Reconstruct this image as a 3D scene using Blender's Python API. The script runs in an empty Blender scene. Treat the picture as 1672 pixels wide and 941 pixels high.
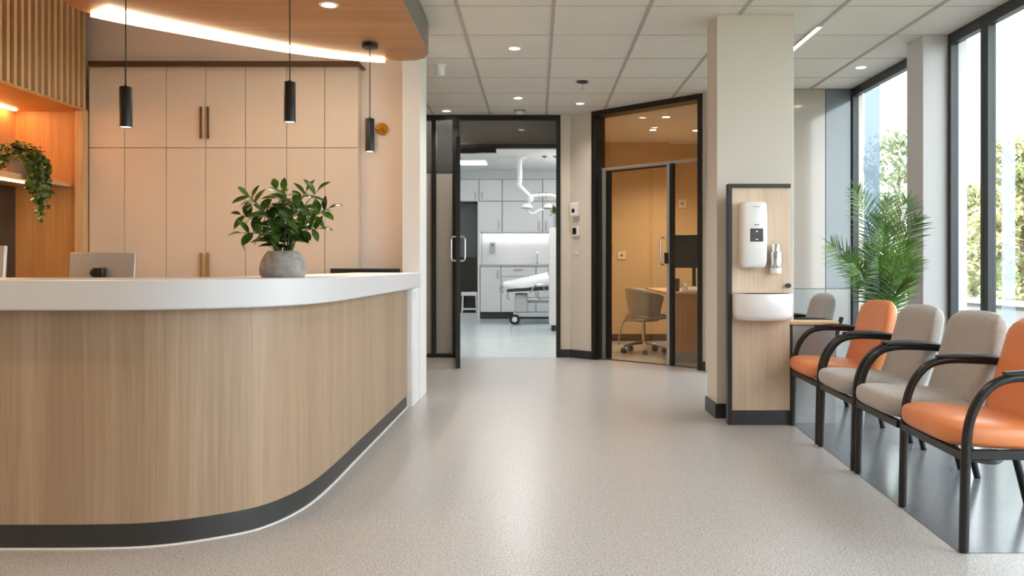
import bpy, bmesh, math, random
from mathutils import Vector, Matrix
R = math.radians
SC = bpy.context.scene
COL = SC.collection
random.seed(7)

# ------------------------------------------------------------------ helpers
class MB:
    def __init__(s): s.bm = bmesh.new()
    def box(s, x0, x1, y0, y1, z0, z1):
        v = [s.bm.verts.new(p) for p in ((x0,y0,z0),(x1,y0,z0),(x1,y1,z0),(x0,y1,z0),(x0,y0,z1),(x1,y0,z1),(x1,y1,z1),(x0,y1,z1))]
        for f in ((0,3,2,1),(4,5,6,7),(0,1,5,4),(1,2,6,5),(2,3,7,6),(3,0,4,7)):
            s.bm.faces.new([v[i] for i in f])
        return s
    def hexa(s, pts):
        v = [s.bm.verts.new(p) for p in pts]
        for f in ((0,3,2,1),(4,5,6,7),(0,1,5,4),(1,2,6,5),(2,3,7,6),(3,0,4,7)):
            s.bm.faces.new([v[i] for i in f])
        return s
    def prism(s, poly, z0, z1):
        a = [s.bm.verts.new((p[0],p[1],z0)) for p in poly]
        b = [s.bm.verts.new((p[0],p[1],z1)) for p in poly]
        n = len(poly)
        s.bm.faces.new(a[::-1]); s.bm.faces.new(b)
        for i in range(n):
            s.bm.faces.new((a[i], a[(i+1)%n], b[(i+1)%n], b[i]))
        return s
    def strip(s, outer, inner, z0, z1):
        """closed band between two open polylines"""
        n = len(outer)
        rows = [[s.bm.verts.new((p[0],p[1],z)) for p in l] for l, z in ((outer,z0),(outer,z1),(inner,z1),(inner,z0))]
        for i in range(n-1):
            for k in range(4):
                a, b = rows[k], rows[(k+1)%4]
                s.bm.faces.new((a[i], a[i+1], b[i+1], b[i]))
        s.bm.faces.new([rows[k][0] for k in range(4)]); s.bm.faces.new([rows[k][-1] for k in range(3,-1,-1)])
        return s
    def tube(s, pts, r, seg=10, cap=True):
        pts = [Vector(p) for p in pts]
        n = len(pts)
        rs = r if isinstance(r, (list, tuple)) else [r]*n
        t0 = (pts[1]-pts[0]).normalized()
        up = Vector((0,0,1)) if abs(t0.z) < .9 else Vector((1,0,0))
        nrm = t0.cross(up).normalized()
        rings = []
        for i, p in enumerate(pts):
            t = (pts[min(i+1,n-1)]-pts[max(i-1,0)]).normalized()
            nrm = (nrm - t*nrm.dot(t)).normalized()
            b = t.cross(nrm)
            rings.append([s.bm.verts.new(p + (nrm*math.cos(a)+b*math.sin(a))*rs[i]) for a in [2*math.pi*k/seg for k in range(seg)]])
        for i in range(n-1):
            for k in range(seg):
                s.bm.faces.new((rings[i][k], rings[i][(k+1)%seg], rings[i+1][(k+1)%seg], rings[i+1][k]))
        if cap:
            s.bm.faces.new(rings[0][::-1]); s.bm.faces.new(rings[-1])
        return s
    def cyl(s, p0, p1, r0, r1=None, seg=20):
        return s.tube([p0, p1], [r0, r0 if r1 is None else r1], seg)
    def lathe(s, prof, c=(0,0,0), seg=32, sx=1, sy=1):
        rings = []
        for r, z in prof:
            if r < 1e-6: rings.append([s.bm.verts.new((c[0],c[1],c[2]+z))])
            else: rings.append([s.bm.verts.new((c[0]+r*sx*math.cos(2*math.pi*k/seg), c[1]+r*sy*math.sin(2*math.pi*k/seg), c[2]+z)) for k in range(seg)])
        for a, b in zip(rings, rings[1:]):
            for k in range(seg):
                if len(a) == 1 and len(b) == 1: continue
                if len(a) == 1: s.bm.faces.new((a[0], b[(k+1)%seg], b[k]))
                elif len(b) == 1: s.bm.faces.new((a[k], a[(k+1)%seg], b[0]))
                else: s.bm.faces.new((a[k], a[(k+1)%seg], b[(k+1)%seg], b[k]))
        return s
    def grid(s, rows, close=False):
        vs = [[s.bm.verts.new(p) for p in r] for r in rows]
        for a, b in zip(vs, vs[1:]):
            for k in range(len(a)-1): s.bm.faces.new((a[k], a[k+1], b[k+1], b[k]))
            if close: s.bm.faces.new((a[-1], a[0], b[0], b[-1]))
        return vs
    def leaf(s, base, d, up, L, W, bend=.25, seg=5, fold=.18):
        base, d, up = Vector(base), Vector(d).normalized(), Vector(up)
        side = d.cross(up)
        if side.length < 1e-4: side = d.cross(Vector((1,0,0)))
        side.normalize(); nrm = side.cross(d).normalized()
        rows = []
        for i in range(seg+1):
            t = i/seg
            w = W*.5*(math.sin(math.pi*min(1, t*.93+.05))**.8)
            if i == seg: w = W*.02
            c = base + d*(L*t) - nrm*(bend*L*t*t)
            rows.append([c+side*w+nrm*fold*w, c, c-side*w+nrm*fold*w])
        s.grid(rows)
        return s
    def blade(s, base, d, up, L, W, bend=.3, seg=3):
        base, d, up = Vector(base), Vector(d).normalized(), Vector(up)
        side = d.cross(up)
        if side.length < 1e-4: side = Vector((1,0,0))
        side.normalize()
        rows = []
        for i in range(seg+1):
            t = i/seg
            w = W*.5*(1-t)**.6*min(1, .5+2*t) if i < seg else .0004
            c = base + d*(L*t) - Vector((0,0,1))*(bend*L*t*t)
            rows.append([c+side*w, c-side*w])
        s.grid(rows)
        return s
    def build(s, name, m, parent=None, world=False, bevel=0, bseg=2, sharp=40, sub=0):
        bm = s.bm
        bmesh.ops.recalc_face_normals(bm, faces=bm.faces)
        for f in bm.faces: f.smooth = True
        lim = R(sharp)
        for e in bm.edges:
            if len(e.link_faces) == 2 and e.calc_face_angle(0) > lim: e.smooth = False
        me = bpy.data.meshes.new(name); bm.to_mesh(me); bm.free()
        me.materials.append(m)
        o = bpy.data.objects.new(name, me); COL.objects.link(o)
        if parent is not None:
            o.parent = parent
            if world and parent.type == 'EMPTY': o.location = -parent.location
        if bevel:
            b = o.modifiers.new('edge', 'BEVEL'); b.width = bevel; b.segments = bseg; b.limit_method = 'ANGLE'; b.angle_limit = R(35)
            b.harden_normals = False
        if sub:
            u = o.modifiers.new('soft', 'SUBSURF'); u.levels = sub; u.render_levels = sub
        return o

def tag(o, label=None, cat=None, group=None, kind=None):
    if label: o['label'] = label
    if cat: o['category'] = cat
    if group: o['group'] = group
    if kind: o['kind'] = kind
    return o
def thing(name, label, cat, loc=(0,0,0), rz=0, group=None, kind=None):
    o = bpy.data.objects.new(name, None); COL.objects.link(o)
    o.location = loc; o.rotation_euler = (0,0,rz); o.empty_display_size = .1
    return tag(o, label, cat, group, kind)
def struct(o, label=None): return tag(o, label, None, None, 'structure')
def sempty(name, loc=(0,0,0), rz=0): return thing(name, None, None, loc, rz, None, 'structure')
def copy_tree(o, parent=None):
    c = o.copy(); COL.objects.link(c)
    if parent is not None: c.parent = parent
    for ch in list(o.children): copy_tree(ch, c)
    return c
def catmull(pts, n=8):
    P = [Vector(p) for p in pts]; out = []
    for i in range(len(P)-1):
        p0, p1, p2, p3 = P[max(i-1,0)], P[i], P[i+1], P[min(i+2,len(P)-1)]
        for k in range(n):
            t = k/n
            out.append(.5*((2*p1)+(p2-p0)*t+(2*p0-5*p1+4*p2-p3)*t*t+(3*p1-p0-3*p2+p3)*t**3))
    out.append(P[-1]); return out
def offset(path, d):
    """offset an open XY path, positive to the right of travel"""
    out = []
    for i, p in enumerate(path):
        a, b = path[max(i-1,0)], path[min(i+1,len(path)-1)]
        t = Vector((b[0]-a[0], b[1]-a[1])).normalized()
        out.append((p[0]+t.y*d, p[1]-t.x*d))
    return out
def fillet(poly, radii, seg=10):
    """open polyline corner rounding"""
    out = [Vector(poly[0])]
    for i in range(1, len(poly)-1):
        p, a, b = Vector(poly[i]), Vector(poly[i-1]), Vector(poly[i+1])
        r = radii[i]
        if r <= 0: out.append(p); continue
        u, v = (a-p).normalized(), (b-p).normalized()
        p0, p1 = p+u*r, p+v*r
        for k in range(seg+1):
            t = k/seg
            out.append(p0*(1-t)**2 + p*2*t*(1-t) + p1*t*t)
    out.append(Vector(poly[-1])); return out

# ------------------------------------------------------------------ materials
def nt(name):
    m = bpy.data.materials.new(name); m.use_nodes = True
    n = m.node_tree; b = n.nodes['Principled BSDF']
    return m, n, b
def srgb(r, g, b):
    f = lambda c: c/12.92 if c <= .04045 else ((c+.055)/1.055)**2.4
    return (f(r/255), f(g/255), f(b/255), 1)
def plain(name, col, rough=.5, metal=0, var=.06, scale=12, bump=0, bscale=200, coat=0, spec=.5):
    m, n, b = nt(name)
    tc = n.nodes.new('ShaderNodeTexCoord'); nz = n.nodes.new('ShaderNodeTexNoise')
    nz.inputs['Scale'].default_value = scale; nz.inputs['Detail'].default_value = 4
    n.links.new(tc.outputs['Object'], nz.inputs['Vector'])
    rp = n.nodes.new('ShaderNodeValToRGB')
    c0 = [max(0, c*(1-var)) for c in col[:3]]+[1]; c1 = [min(1, c*(1+var)) for c in col[:3]]+[1]
    rp.color_ramp.elements[0].color = c0; rp.color_ramp.elements[1].color = c1
    rp.color_ramp.elements[0].position = .3; rp.color_ramp.elements[1].position = .7
    n.links.new(nz.outputs['Fac'], rp.inputs['Fac']); n.links.new(rp.outputs['Color'], b.inputs['Base Color'])
    b.inputs['Roughness'].default_value = rough; b.inputs['Metallic'].default_value = metal
    b.inputs['Specular IOR Level'].default_value = spec
    if coat: b.inputs['Coat Weight'].default_value = coat; b.inputs['Coat Roughness'].default_value = .1
    if bump:
        n2 = n.nodes.new('ShaderNodeTexNoise'); n2.inputs['Scale'].default_value = bscale; n2.inputs['Detail'].default_value = 3
        n.links.new(tc.outputs['Object'], n2.inputs['Vector'])
        bp = n.nodes.new('ShaderNodeBump'); bp.inputs['Strength'].default_value = bump; bp.inputs['Distance'].default_value = .003
        n.links.new(n2.outputs['Fac'], bp.inputs['Height']); n.links.new(bp.outputs['Normal'], b.inputs['Normal'])
    return m
def wood(name, c_lo, c_mid, c_hi, scale, rough=.45, plank=None):
    m, n, b = nt(name)
    tc = n.nodes.new('ShaderNodeTexCoord'); mp = n.nodes.new('ShaderNodeMapping')
    mp.inputs['Scale'].default_value = scale
    n.links.new(tc.outputs['Object'], mp.inputs['Vector'])
    a = n.nodes.new('ShaderNodeTexNoise'); a.inputs['Scale'].default_value = 1; a.inputs['Detail'].default_value = 6; a.inputs['Roughness'].default_value = .65
    a.inputs['Distortion'].default_value = .4
    n.links.new(mp.outputs['Vector'], a.inputs['Vector'])
    mp2 = n.nodes.new('ShaderNodeMapping'); mp2.inputs['Scale'].default_value = [s*.09 for s in scale]
    n.links.new(tc.outputs['Object'], mp2.inputs['Vector'])
    c = n.nodes.new('ShaderNodeTexNoise'); c.inputs['Scale'].default_value = 1; c.inputs['Detail'].default_value = 2
    n.links.new(mp2.outputs['Vector'], c.inputs['Vector'])
    mx = n.nodes.new('ShaderNodeMix'); mx.data_type = 'FLOAT'; mx.inputs[0].default_value = .4
    n.links.new(a.outputs['Fac'], mx.inputs[2]); n.links.new(c.outputs['Fac'], mx.inputs[3])
    rp = n.nodes.new('ShaderNodeValToRGB'); e = rp.color_ramp.elements
    e[0].color, e[0].position = c_lo, .33; e[1].color, e[1].position = c_hi, .66
    k = e.new(.5); k.color = c_mid
    n.links.new(mx.outputs[0], rp.inputs['Fac']); n.links.new(rp.outputs['Color'], b.inputs['Base Color'])
    b.inputs['Roughness'].default_value = rough
    bp = n.nodes.new('ShaderNodeBump'); bp.inputs['Strength'].default_value = .08; bp.inputs['Distance'].default_value = .002
    n.links.new(a.outputs['Fac'], bp.inputs['Height']); n.links.new(bp.outputs['Normal'], b.inputs['Normal'])
    return m
def emit(name, col, strength):
    m, n, b = nt(name)
    b.inputs['Base Color'].default_value = (.8,.8,.8,1)
    b.inputs['Emission Color'].default_value = col; b.inputs['Emission Strength'].default_value = strength
    return m
def glass(name, tint=(1,1,1,1), refl=.06, film=0, filmcol=(1,1,1,1), rough=0.0):
    """thin pane: clear transmission, fresnel-weighted reflection, optional matt film"""
    m, n, b = nt(name); n.nodes.remove(b)
    out = n.nodes['Material Output']
    tr = n.nodes.new('ShaderNodeBsdfTransparent'); tr.inputs['Color'].default_value = tint
    gl = n.nodes.new('ShaderNodeBsdfGlossy'); gl.inputs['Roughness'].default_value = rough
    lw = n.nodes.new('ShaderNodeLayerWeight'); lw.inputs['Blend'].default_value = .35
    mm = n.nodes.new('ShaderNodeMath'); mm.operation = 'MULTIPLY_ADD'; mm.inputs[1].default_value = .55; mm.inputs[2].default_value = refl
    pw = n.nodes.new('ShaderNodeMath'); pw.operation = 'POWER'; pw.inputs[1].default_value = 3
    n.links.new(lw.outputs['Facing'], pw.inputs[0]); n.links.new(pw.outputs[0], mm.inputs[0])
    mx = n.nodes.new('ShaderNodeMixShader')
    n.links.new(mm.outputs[0], mx.inputs[0]); n.links.new(tr.outputs[0], mx.inputs[1]); n.links.new(gl.outputs[0], mx.inputs[2])
    last = mx
    if film:
        df = n.nodes.new('ShaderNodeBsdfDiffuse'); df.inputs['Color'].default_value = filmcol
        tl = n.nodes.new('ShaderNodeBsdfTranslucent'); tl.inputs['Color'].default_value = filmcol
        m1 = n.nodes.new('ShaderNodeMixShader'); m1.inputs[0].default_value = .4
        n.links.new(df.outputs[0], m1.inputs[1]); n.links.new(tl.outputs[0], m1.inputs[2])
        m2 = n.nodes.new('ShaderNodeMixShader'); m2.inputs[0].default_value = film
        n.links.new(mx.outputs[0], m2.inputs[1]); n.links.new(m1.outputs[0], m2.inputs[2]); last = m2
    n.links.new(last.outputs[0], out.inputs['Surface'])
    return m
def leafmat(name, lo, hi, rough=.4, trans=.25, scale=9):
    m, n, b = nt(name)
    tc = n.nodes.new('ShaderNodeTexCoord'); nz = n.nodes.new('ShaderNodeTexNoise'); nz.inputs['Scale'].default_value = scale
    n.links.new(tc.outputs['Object'], nz.inputs['Vector'])
    rp = n.nodes.new('ShaderNodeValToRGB'); e = rp.color_ramp.elements
    e[0].color, e[0].position = lo, .35; e[1].color, e[1].position = hi, .68
    n.links.new(nz.outputs['Fac'], rp.inputs['Fac']); n.links.new(rp.outputs['Color'], b.inputs['Base Color'])
    b.inputs['Roughness'].default_value = rough
    out = n.nodes['Material Output']
    tl = n.nodes.new('ShaderNodeBsdfTranslucent'); n.links.new(rp.outputs['Color'], tl.inputs['Color'])
    mx = n.nodes.new('ShaderNodeMixShader'); mx.inputs[0].default_value = trans
    n.links.new(b.outputs[0], mx.inputs[1]); n.links.new(tl.outputs[0], mx.inputs[2]); n.links.new(mx.outputs[0], out.inputs['Surface'])
    return m
def terrazzo(name, base, dark, light, rough=.3, amount=1.0):
    m, n, b = nt(name)
    tc = n.nodes.new('ShaderNodeTexCoord')
    def chips(scale, lo, hi, colA, prev):
        nz = n.nodes.new('ShaderNodeTexNoise'); nz.inputs['Scale'].default_value = scale; nz.inputs['Detail'].default_value = 2; nz.inputs['Roughness'].default_value = .6
        n.links.new(tc.outputs['Object'], nz.inputs['Vector'])
        mr = n.nodes.new('ShaderNodeMapRange'); mr.inputs['From Min'].default_value = lo; mr.inputs['From Max'].default_value = hi; mr.inputs['To Max'].default_value = amount
        n.links.new(nz.outputs['Fac'], mr.inputs['Value'])
        mx = n.nodes.new('ShaderNodeMix'); mx.data_type = 'RGBA'
        n.links.new(mr.outputs[0], mx.inputs[0]); mx.inputs[7].default_value = colA
        if isinstance(prev, tuple): mx.inputs[6].default_value = prev
        else: n.links.new(prev, mx.inputs[6])
        return mx.outputs[2]
    c = chips(125, .54, .64, dark, base)
    c = chips(165, .55, .64, light, c)
    c = chips(240, .56, .66, [d*.75 for d in dark[:3]]+[1], c)
    n.links.new(c, b.inputs['Base Color'])
    r = n.nodes.new('ShaderNodeTexNoise'); r.inputs['Scale'].default_value = 3; n.links.new(tc.outputs['Object'], r.inputs['Vector'])
    mr = n.nodes.new('ShaderNodeMapRange'); mr.inputs['To Min'].default_value = rough*.98; mr.inputs['To Max'].default_value = rough*1.02
    n.links.new(r.outputs['Fac'], mr.inputs['Value']); n.links.new(mr.outputs[0], b.inputs['Roughness'])
    b.inputs['Specular IOR Level'].default_value = .5
    return m
def fabric(name, col, var=.12):
    m, n, b = nt(name)
    tc = n.nodes.new('ShaderNodeTexCoord'); mp = n.nodes.new('ShaderNodeMapping'); mp.inputs['Scale'].default_value = (90, 90, 420)
    n.links.new(tc.outputs['Object'], mp.inputs['Vector'])
    nz = n.nodes.new('ShaderNodeTexNoise'); nz.inputs['Scale'].default_value = 1; nz.inputs['Detail'].default_value = 3
    n.links.new(mp.outputs['Vector'], nz.inputs['Vector'])
    rp = n.nodes.new('ShaderNodeValToRGB'); e = rp.color_ramp.elements
    e[0].color = [c*(1-var*2) for c in col[:3]]+[1]; e[1].color = [min(1,c*(1+var*2)) for c in col[:3]]+[1]; e[0].position = .3; e[1].position = .7
    n.links.new(nz.outputs['Fac'], rp.inputs['Fac']); n.links.new(rp.outputs['Color'], b.inputs['Base Color'])
    b.inputs['Roughness'].default_value = .85; b.inputs['Sheen Weight'].default_value = .25
    bp = n.nodes.new('ShaderNodeBump'); bp.inputs['Strength'].default_value = .25; bp.inputs['Distance'].default_value = .002
    n.links.new(nz.outputs['Fac'], bp.inputs['Height']); n.links.new(bp.outputs['Normal'], b.inputs['Normal'])
    return m

M = {}
M['floor'] = terrazzo('terrazzo', srgb(184,180,178), srgb(112,106,101), srgb(222,220,218), .29)
M['floor_grey'] = terrazzo('grey_floor', srgb(102,104,108), srgb(76,78,82), srgb(126,128,132), .18, .5)
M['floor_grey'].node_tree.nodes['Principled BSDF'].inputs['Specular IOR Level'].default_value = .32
M['floor'].node_tree.nodes['Principled BSDF'].inputs['Specular IOR Level'].default_value = .45
M['floor_mint'] = plain('mint_vinyl', srgb(196,208,211), .2, var=.03, scale=3)
M['ceil'] = plain('ceiling_tile', srgb(226,222,216), .9, var=.015, scale=2, bump=.1, bscale=300)
M['tbar'] = plain('ceiling_bar', srgb(176,171,164), .6, var=.02)
M['wall'] = plain('warm_paint', srgb(226,214,200), .75, var=.015, scale=2)
M['wall_cool'] = plain('cool_paint', srgb(206,212,212), .75, var=.01, scale=2)
M['wall_white'] = plain('white_paint', srgb(232,230,228), .65, var=.01, scale=2)
M['pier'] = plain('pier_paint', srgb(204,202,202), .65, var=.01, scale=2)
M['wall_rec'] = plain('reception_paint', srgb(240,228,220), .7, var=.01, scale=2)
M['parapet'] = plain('grey_render', srgb(112,114,114), .8, var=.08)
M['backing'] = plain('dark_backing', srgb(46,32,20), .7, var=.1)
M['column'] = plain('column_paint', srgb(214,206,194), .55, var=.012, scale=2)
M['consult'] = plain('ochre_paint', srgb(208,180,138), .7, var=.02, scale=2)
M['cab'] = plain('cream_laminate', srgb(224,210,196), .4, var=.012, scale=2)
M['base'] = plain('charcoal_base', srgb(48,48,48), .4, var=.08)
M['black'] = plain('black_metal', srgb(26,25,25), .38, var=.1)
M['blackgl'] = plain('black_gloss', srgb(16,16,17), .18, var=.1)
M['frame'] = plain('dark_frame', srgb(27,25,23), .35, var=.08)
M['winframe'] = plain('window_frame', srgb(46,49,53), .4, var=.06)
M['oak'] = wood('oak_vertical', srgb(146,121,98), srgb(161,136,111), srgb(174,151,127), (70,70,1.6))
M['oak_light'] = wood('oak_pale', srgb(196,170,144), srgb(213,189,163), srgb(226,204,180), (70,70,1.6))
M['oak_soffit'] = wood('oak_across', srgb(148,100,58), srgb(168,120,72), srgb(186,138,88), (1.2,34,34))
M['oak_niche'] = wood('oak_amber', srgb(190,134,78), srgb(206,152,94), srgb(220,170,112), (34,34,1.4))
M['oak_top'] = wood('oak_table', srgb(196,156,112), srgb(214,176,132), srgb(226,192,150), (4,50,50))
M['slat'] = wood('slat_oak', srgb(196,156,112), srgb(214,176,134), srgb(226,192,152), (40,40,2))
M['walnut'] = wood('walnut', srgb(76,54,34), srgb(90,64,42), srgb(104,76,50), (3,60,60))
M['darktile'] = plain('dark_tile', srgb(70,62,56), .45, var=.15, scale=6)
M['counter'] = plain('white_solid_surface', srgb(204,203,205), .3, var=.01, scale=2)
M['whitepl'] = plain('white_plastic', srgb(238,238,238), .3, var=.01)
M['whitecer'] = plain('white_ceramic', srgb(240,240,242), .12, var=.01, coat=.5)
M['greypl'] = plain('grey_plastic', srgb(150,150,152), .4, var=.03)
M['alu'] = plain('brushed_aluminium', srgb(178,178,180), .42, .7, var=.04, scale=40)
M['silver'] = plain('silver_trim', srgb(190,186,180), .4, .6, var=.04)
M['chrome'] = plain('chrome', srgb(225,225,228), .07, 1, var=.02)
M['brass'] = plain('brass', srgb(206,152,62), .24, 1, var=.06)
M['bronze'] = plain('bronze_handle', srgb(118,84,52), .4, .6, var=.06)
M['orange'] = plain('orange_vinyl', srgb(226,136,82), .33, var=.06, scale=5, bump=.08, bscale=420)
M['greyfab'] = fabric('grey_fabric', srgb(172,164,158))
M['frametube'] = plain('black_tube', srgb(24,23,23), .3, var=.1)
M['concrete'] = plain('concrete', srgb(142,138,134), .5, var=.32, scale=30, bump=.15, bscale=60)
M['soil'] = plain('soil', srgb(60,44,32), .95, var=.3, scale=80, bump=.5)
M['potgrey'] = plain('pale_pot', srgb(196,196,192), .5, var=.06)
M['leaf_dark'] = leafmat('glossy_leaf', srgb(26,50,14), srgb(84,124,38), .3, .2)
M['leaf_ivy'] = leafmat('vine_leaf', srgb(38,58,24), srgb(104,128,56), .4, .2, 30)
M['leaf_palm'] = leafmat('palm_leaf', srgb(24,56,14), srgb(104,146,44), .36, .25, 3)
M['leaf_tree'] = leafmat('tree_leaf', srgb(146,152,110), srgb(206,202,158), .6, .4, .9)
M['leaf_tree2'] = leafmat('tree_leaf_cool', srgb(112,126,100), srgb(160,170,132), .6, .4, .9)
M['stem'] = plain('stem', srgb(92,104,52), .6, var=.15)
M['bark'] = plain('bark', srgb(116,98,80), .9, var=.25, scale=14, bump=.4)
M['glass'] = glass('clear_glass', (.96,.98,.98,1), .04)
M['glass_door'] = glass('door_glass', (.93,.93,.90,1), .05)
M['glass_smoke'] = glass('smoked_glass', (.55,.53,.50,1), .07)
M['glass_dark'] = glass('dark_transom_glass', (.30,.29,.28,1), .07, .5, srgb(120,114,106))
M['glass_film'] = glass('frosted_film', (.6,.58,.55,1), .05, .86, srgb(190,181,170))
M['glass_fin'] = glass('reflection_pane_glass', (.92,.96,1,1), .06, .22, srgb(190,204,216))
M['glass_fin_b'] = glass('blue_fin_glass', (.9,.95,1,1), .06, .75, srgb(120,134,148))
M['panelgl_w'] = plain('beige_back_painted_glass', srgb(172,162,152), .09, var=.01, scale=2, coat=.6)
M['panelgl_g'] = plain('grey_back_painted_glass', srgb(112,120,123), .09, var=.01, scale=2, coat=.6)
M['panelgl_l'] = plain('grey_lower_panel', srgb(158,158,156), .14, var=.01, scale=2, coat=.5)
M['taupe'] = plain('taupe_leather', srgb(196,184,166), .5, var=.04)
M['medwhite'] = plain('clinical_laminate', srgb(218,219,220), .35, var=.01)
M['medgrey'] = plain('clinical_grey', srgb(186,190,190), .45, var=.03)
M['paving'] = plain('pale_paving', srgb(112,111,108), .8, var=.08)
M['grass'] = plain('lawn', srgb(112,128,70), .9, var=.25, scale=1.5)
M['warm_led'] = emit('warm_led', (1,.80,.55,1), 9)
M['niche_led'] = emit('niche_led', (1,.58,.25,1), 26)
M['down_led'] = emit('downlight_lens', (1,.80,.56,1), 14)
M['line_led'] = emit('linear_lens', (1,.92,.82,1), 9)
M['cool_led'] = emit('cool_panel', (.90,.97,1,1), 4)
M['strip_led'] = emit('counter_strip', (.95,.97,1,1), 5)
M['pend_led'] = emit('pendant_lens', (1,.72,.42,1), 10)

# ------------------------------------------------------------------ setting
CZ = 2.926          # lobby ceiling
RZ = 3.35           # raised ceiling over reception
YB = 9.85           # wall with the treatment-room doors
XW = 3.27           # window line
SX = -.957          # end of the stub wall beside reception

struct(MB().box(-4.6, 3.45, -2.2, YB, -.1, 0).build('floor', M['floor']))
f2 = MB(); f2.prism([(.40,YB),(2.9,YB),(2.9,12.5),(.40,12.5)], -.1, 0); struct(f2.build('floor_consulting', M['floor']))
struct(MB().prism([(-3.1,YB),(.40,YB),(.40,12.5),(2.3,12.5),(2.3,17.7),(-3.1,17.7)], -.1, 0).build('floor_treatment', M['floor_mint']))
struct(MB().prism([(1.625,3.12),(XW,3.12),(XW,8.39),(1.78,8.39),(1.78,5.55)], 0, .002).build('floor_waiting_grey', M['floor_grey']))  # thin darker, smoother sheet over the floor under and behind the chair row

# ceilings
ce = MB()
ce.box(SX, 3.45, -2.2, 8.45, CZ, 3.45); ce.prism([(SX,8.45),(1.85,8.45),(.42,YB),(SX,YB)], CZ, 3.45)
ce.box(-4.6, SX, -2.2, 2.9, CZ, 3.45); ce.box(-3.1, SX, 7.12, YB, CZ, 3.45)
struct(ce.build('ceiling', M['ceil']))
struct(MB().box(-4.6, SX, 2.9, 7.12, RZ, 3.45).build('ceiling_reception', M['wall']))
struct(MB().prism([(.42,YB),(1.85,8.45),(2.9,8.45),(2.9,12.5),(.42,12.5)], CZ, 3.45).build('ceiling_consulting', M['ceil']))
struct(MB().prism([(-3.1,YB),(.42,YB),(.42,12.5),(2.3,12.5),(2.3,17.7),(-3.1,17.7)], 3.12, 3.45).build('ceiling_treatment', M['wall_white']))
gr = MB()
xs = [-.55+.675*k for k in range(6)]
for x in xs:
    yend = 8.38 if x > 1.75 else min(YB-.02, YB-.02 if x < .4 else 9.83-(x-.415)*.936)
    gr.box(x-.013, x+.013, -2, yend, CZ-.006, CZ+.01)
gr.box(-1.23-.013, -1.23+.013, 7.13, YB-.02, CZ-.006, CZ+.01)
struct(gr.build('ceiling_grid', M['tbar']))
g2 = MB()
for k in range(-10, 7):
    y = 5.71+.72*k
    if y > YB-.1: continue
    x1 = XW-.02
    if y > 8.4: x1 = .415+(9.80-y)/.936
    x0 = SX+.005 if not (y > 7.2) else -3
    g2.box(x0, x1, y-.004, y+.004, CZ-.002, CZ+.01)
struct(g2.build('ceiling_grid_cross', M['tbar']))

# walls
struct(MB().box(-4.6, -4.42, -2.2, 7.12, 0, RZ).build('wall_left', M['wall']))
struct(MB().box(-4.6, 3.45, -2.3, -2.2, 0, 3.45).build('wall_front', M['wall']))
struct(MB().box(-4.6, SX-.145, 7.0, 7.12, 0, RZ).build('wall_reception', M['wall_rec']))
struct(MB().box(SX-.145, SX, 6.73, 7.12, 0, RZ).build('wall_reception_end', M['wall_white']))
struct(MB().box(-3.1, -3.0, 7.12, YB, 0, CZ).build('wall_corridor_left', M['wall']))
w = MB(); w.box(-3.1, -1.45, YB, YB+.1, 0, 3.45); w.box(-1.45, .30, YB, YB+.1, CZ, 3.45); w.box(.297, .42, YB, YB+.1, 0, 3.45)
struct(w.build('wall_back', M['wall']))
struct(MB().box(-3.1, -3.0, YB+.1, 17.7, 0, 3.2).build('wall_treatment_left', M['wall_cool']))
struct(MB().box(-3.1, 2.3, 17.6, 17.7, 0, 3.2).build('wall_treatment_back', M['wall_cool']))
struct(MB().box(.40, .46, YB+.1, 12.5, 0, 3.45).build('wall_treatment_right', M['consult']))
struct(MB().box(2.2, 2.3, 12.5, 17.6, 0, 3.2).build('wall_treatment_side', M['wall_cool']))
struct(MB().box(.46, 1.97, 12.0, 12.5, 0, CZ).build('wall_consulting_back', M['consult']))
struct(MB().box(1.97, 2.8, 12.2, 12.5, 0, CZ).build('wall_consulting_recess', M['consult']))
struct(MB().box(2.8, 2.9, 8.5, 12.5, 0, CZ).build('wall_consulting_right', M['consult']))
struct(MB().box(1.77, XW+.1, 8.4, 8.5, 0, CZ).build('wall_waiting_back', M['column']))
bb = MB(); bb.box(.46, 1.97, 11.985, 12.0, 0, .1); bb.box(1.97, 2.8, 12.185, 12.2, 0, .1)
struct(bb.build('baseboard_consulting', M['walnut']))

# angled wall of the consulting room: local x runs along it, local y into the room
AO, AR, AL = (.415, YB, 0), -math.atan2(1.25, 1.335), 1.829
aw = sempty('wall_angled', AO, AR)
w = MB(); w.box(0, .342, 0, .10, 0, CZ); w.box(1.838, 1.90, 0, .10, 0, CZ)
w.build('wall_surface', M['wall'], aw)
b_ = MB(); b_.box(0, .342, -.014, 0, 0, .095); b_.box(1.838, 1.90, -.014, 0, 0, .095)
b_.build('baseboard', M['base'], aw)
struct(MB().box(.297, .422, YB-.014, YB, 0, .095).build('baseboard_back', M['base']))

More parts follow.
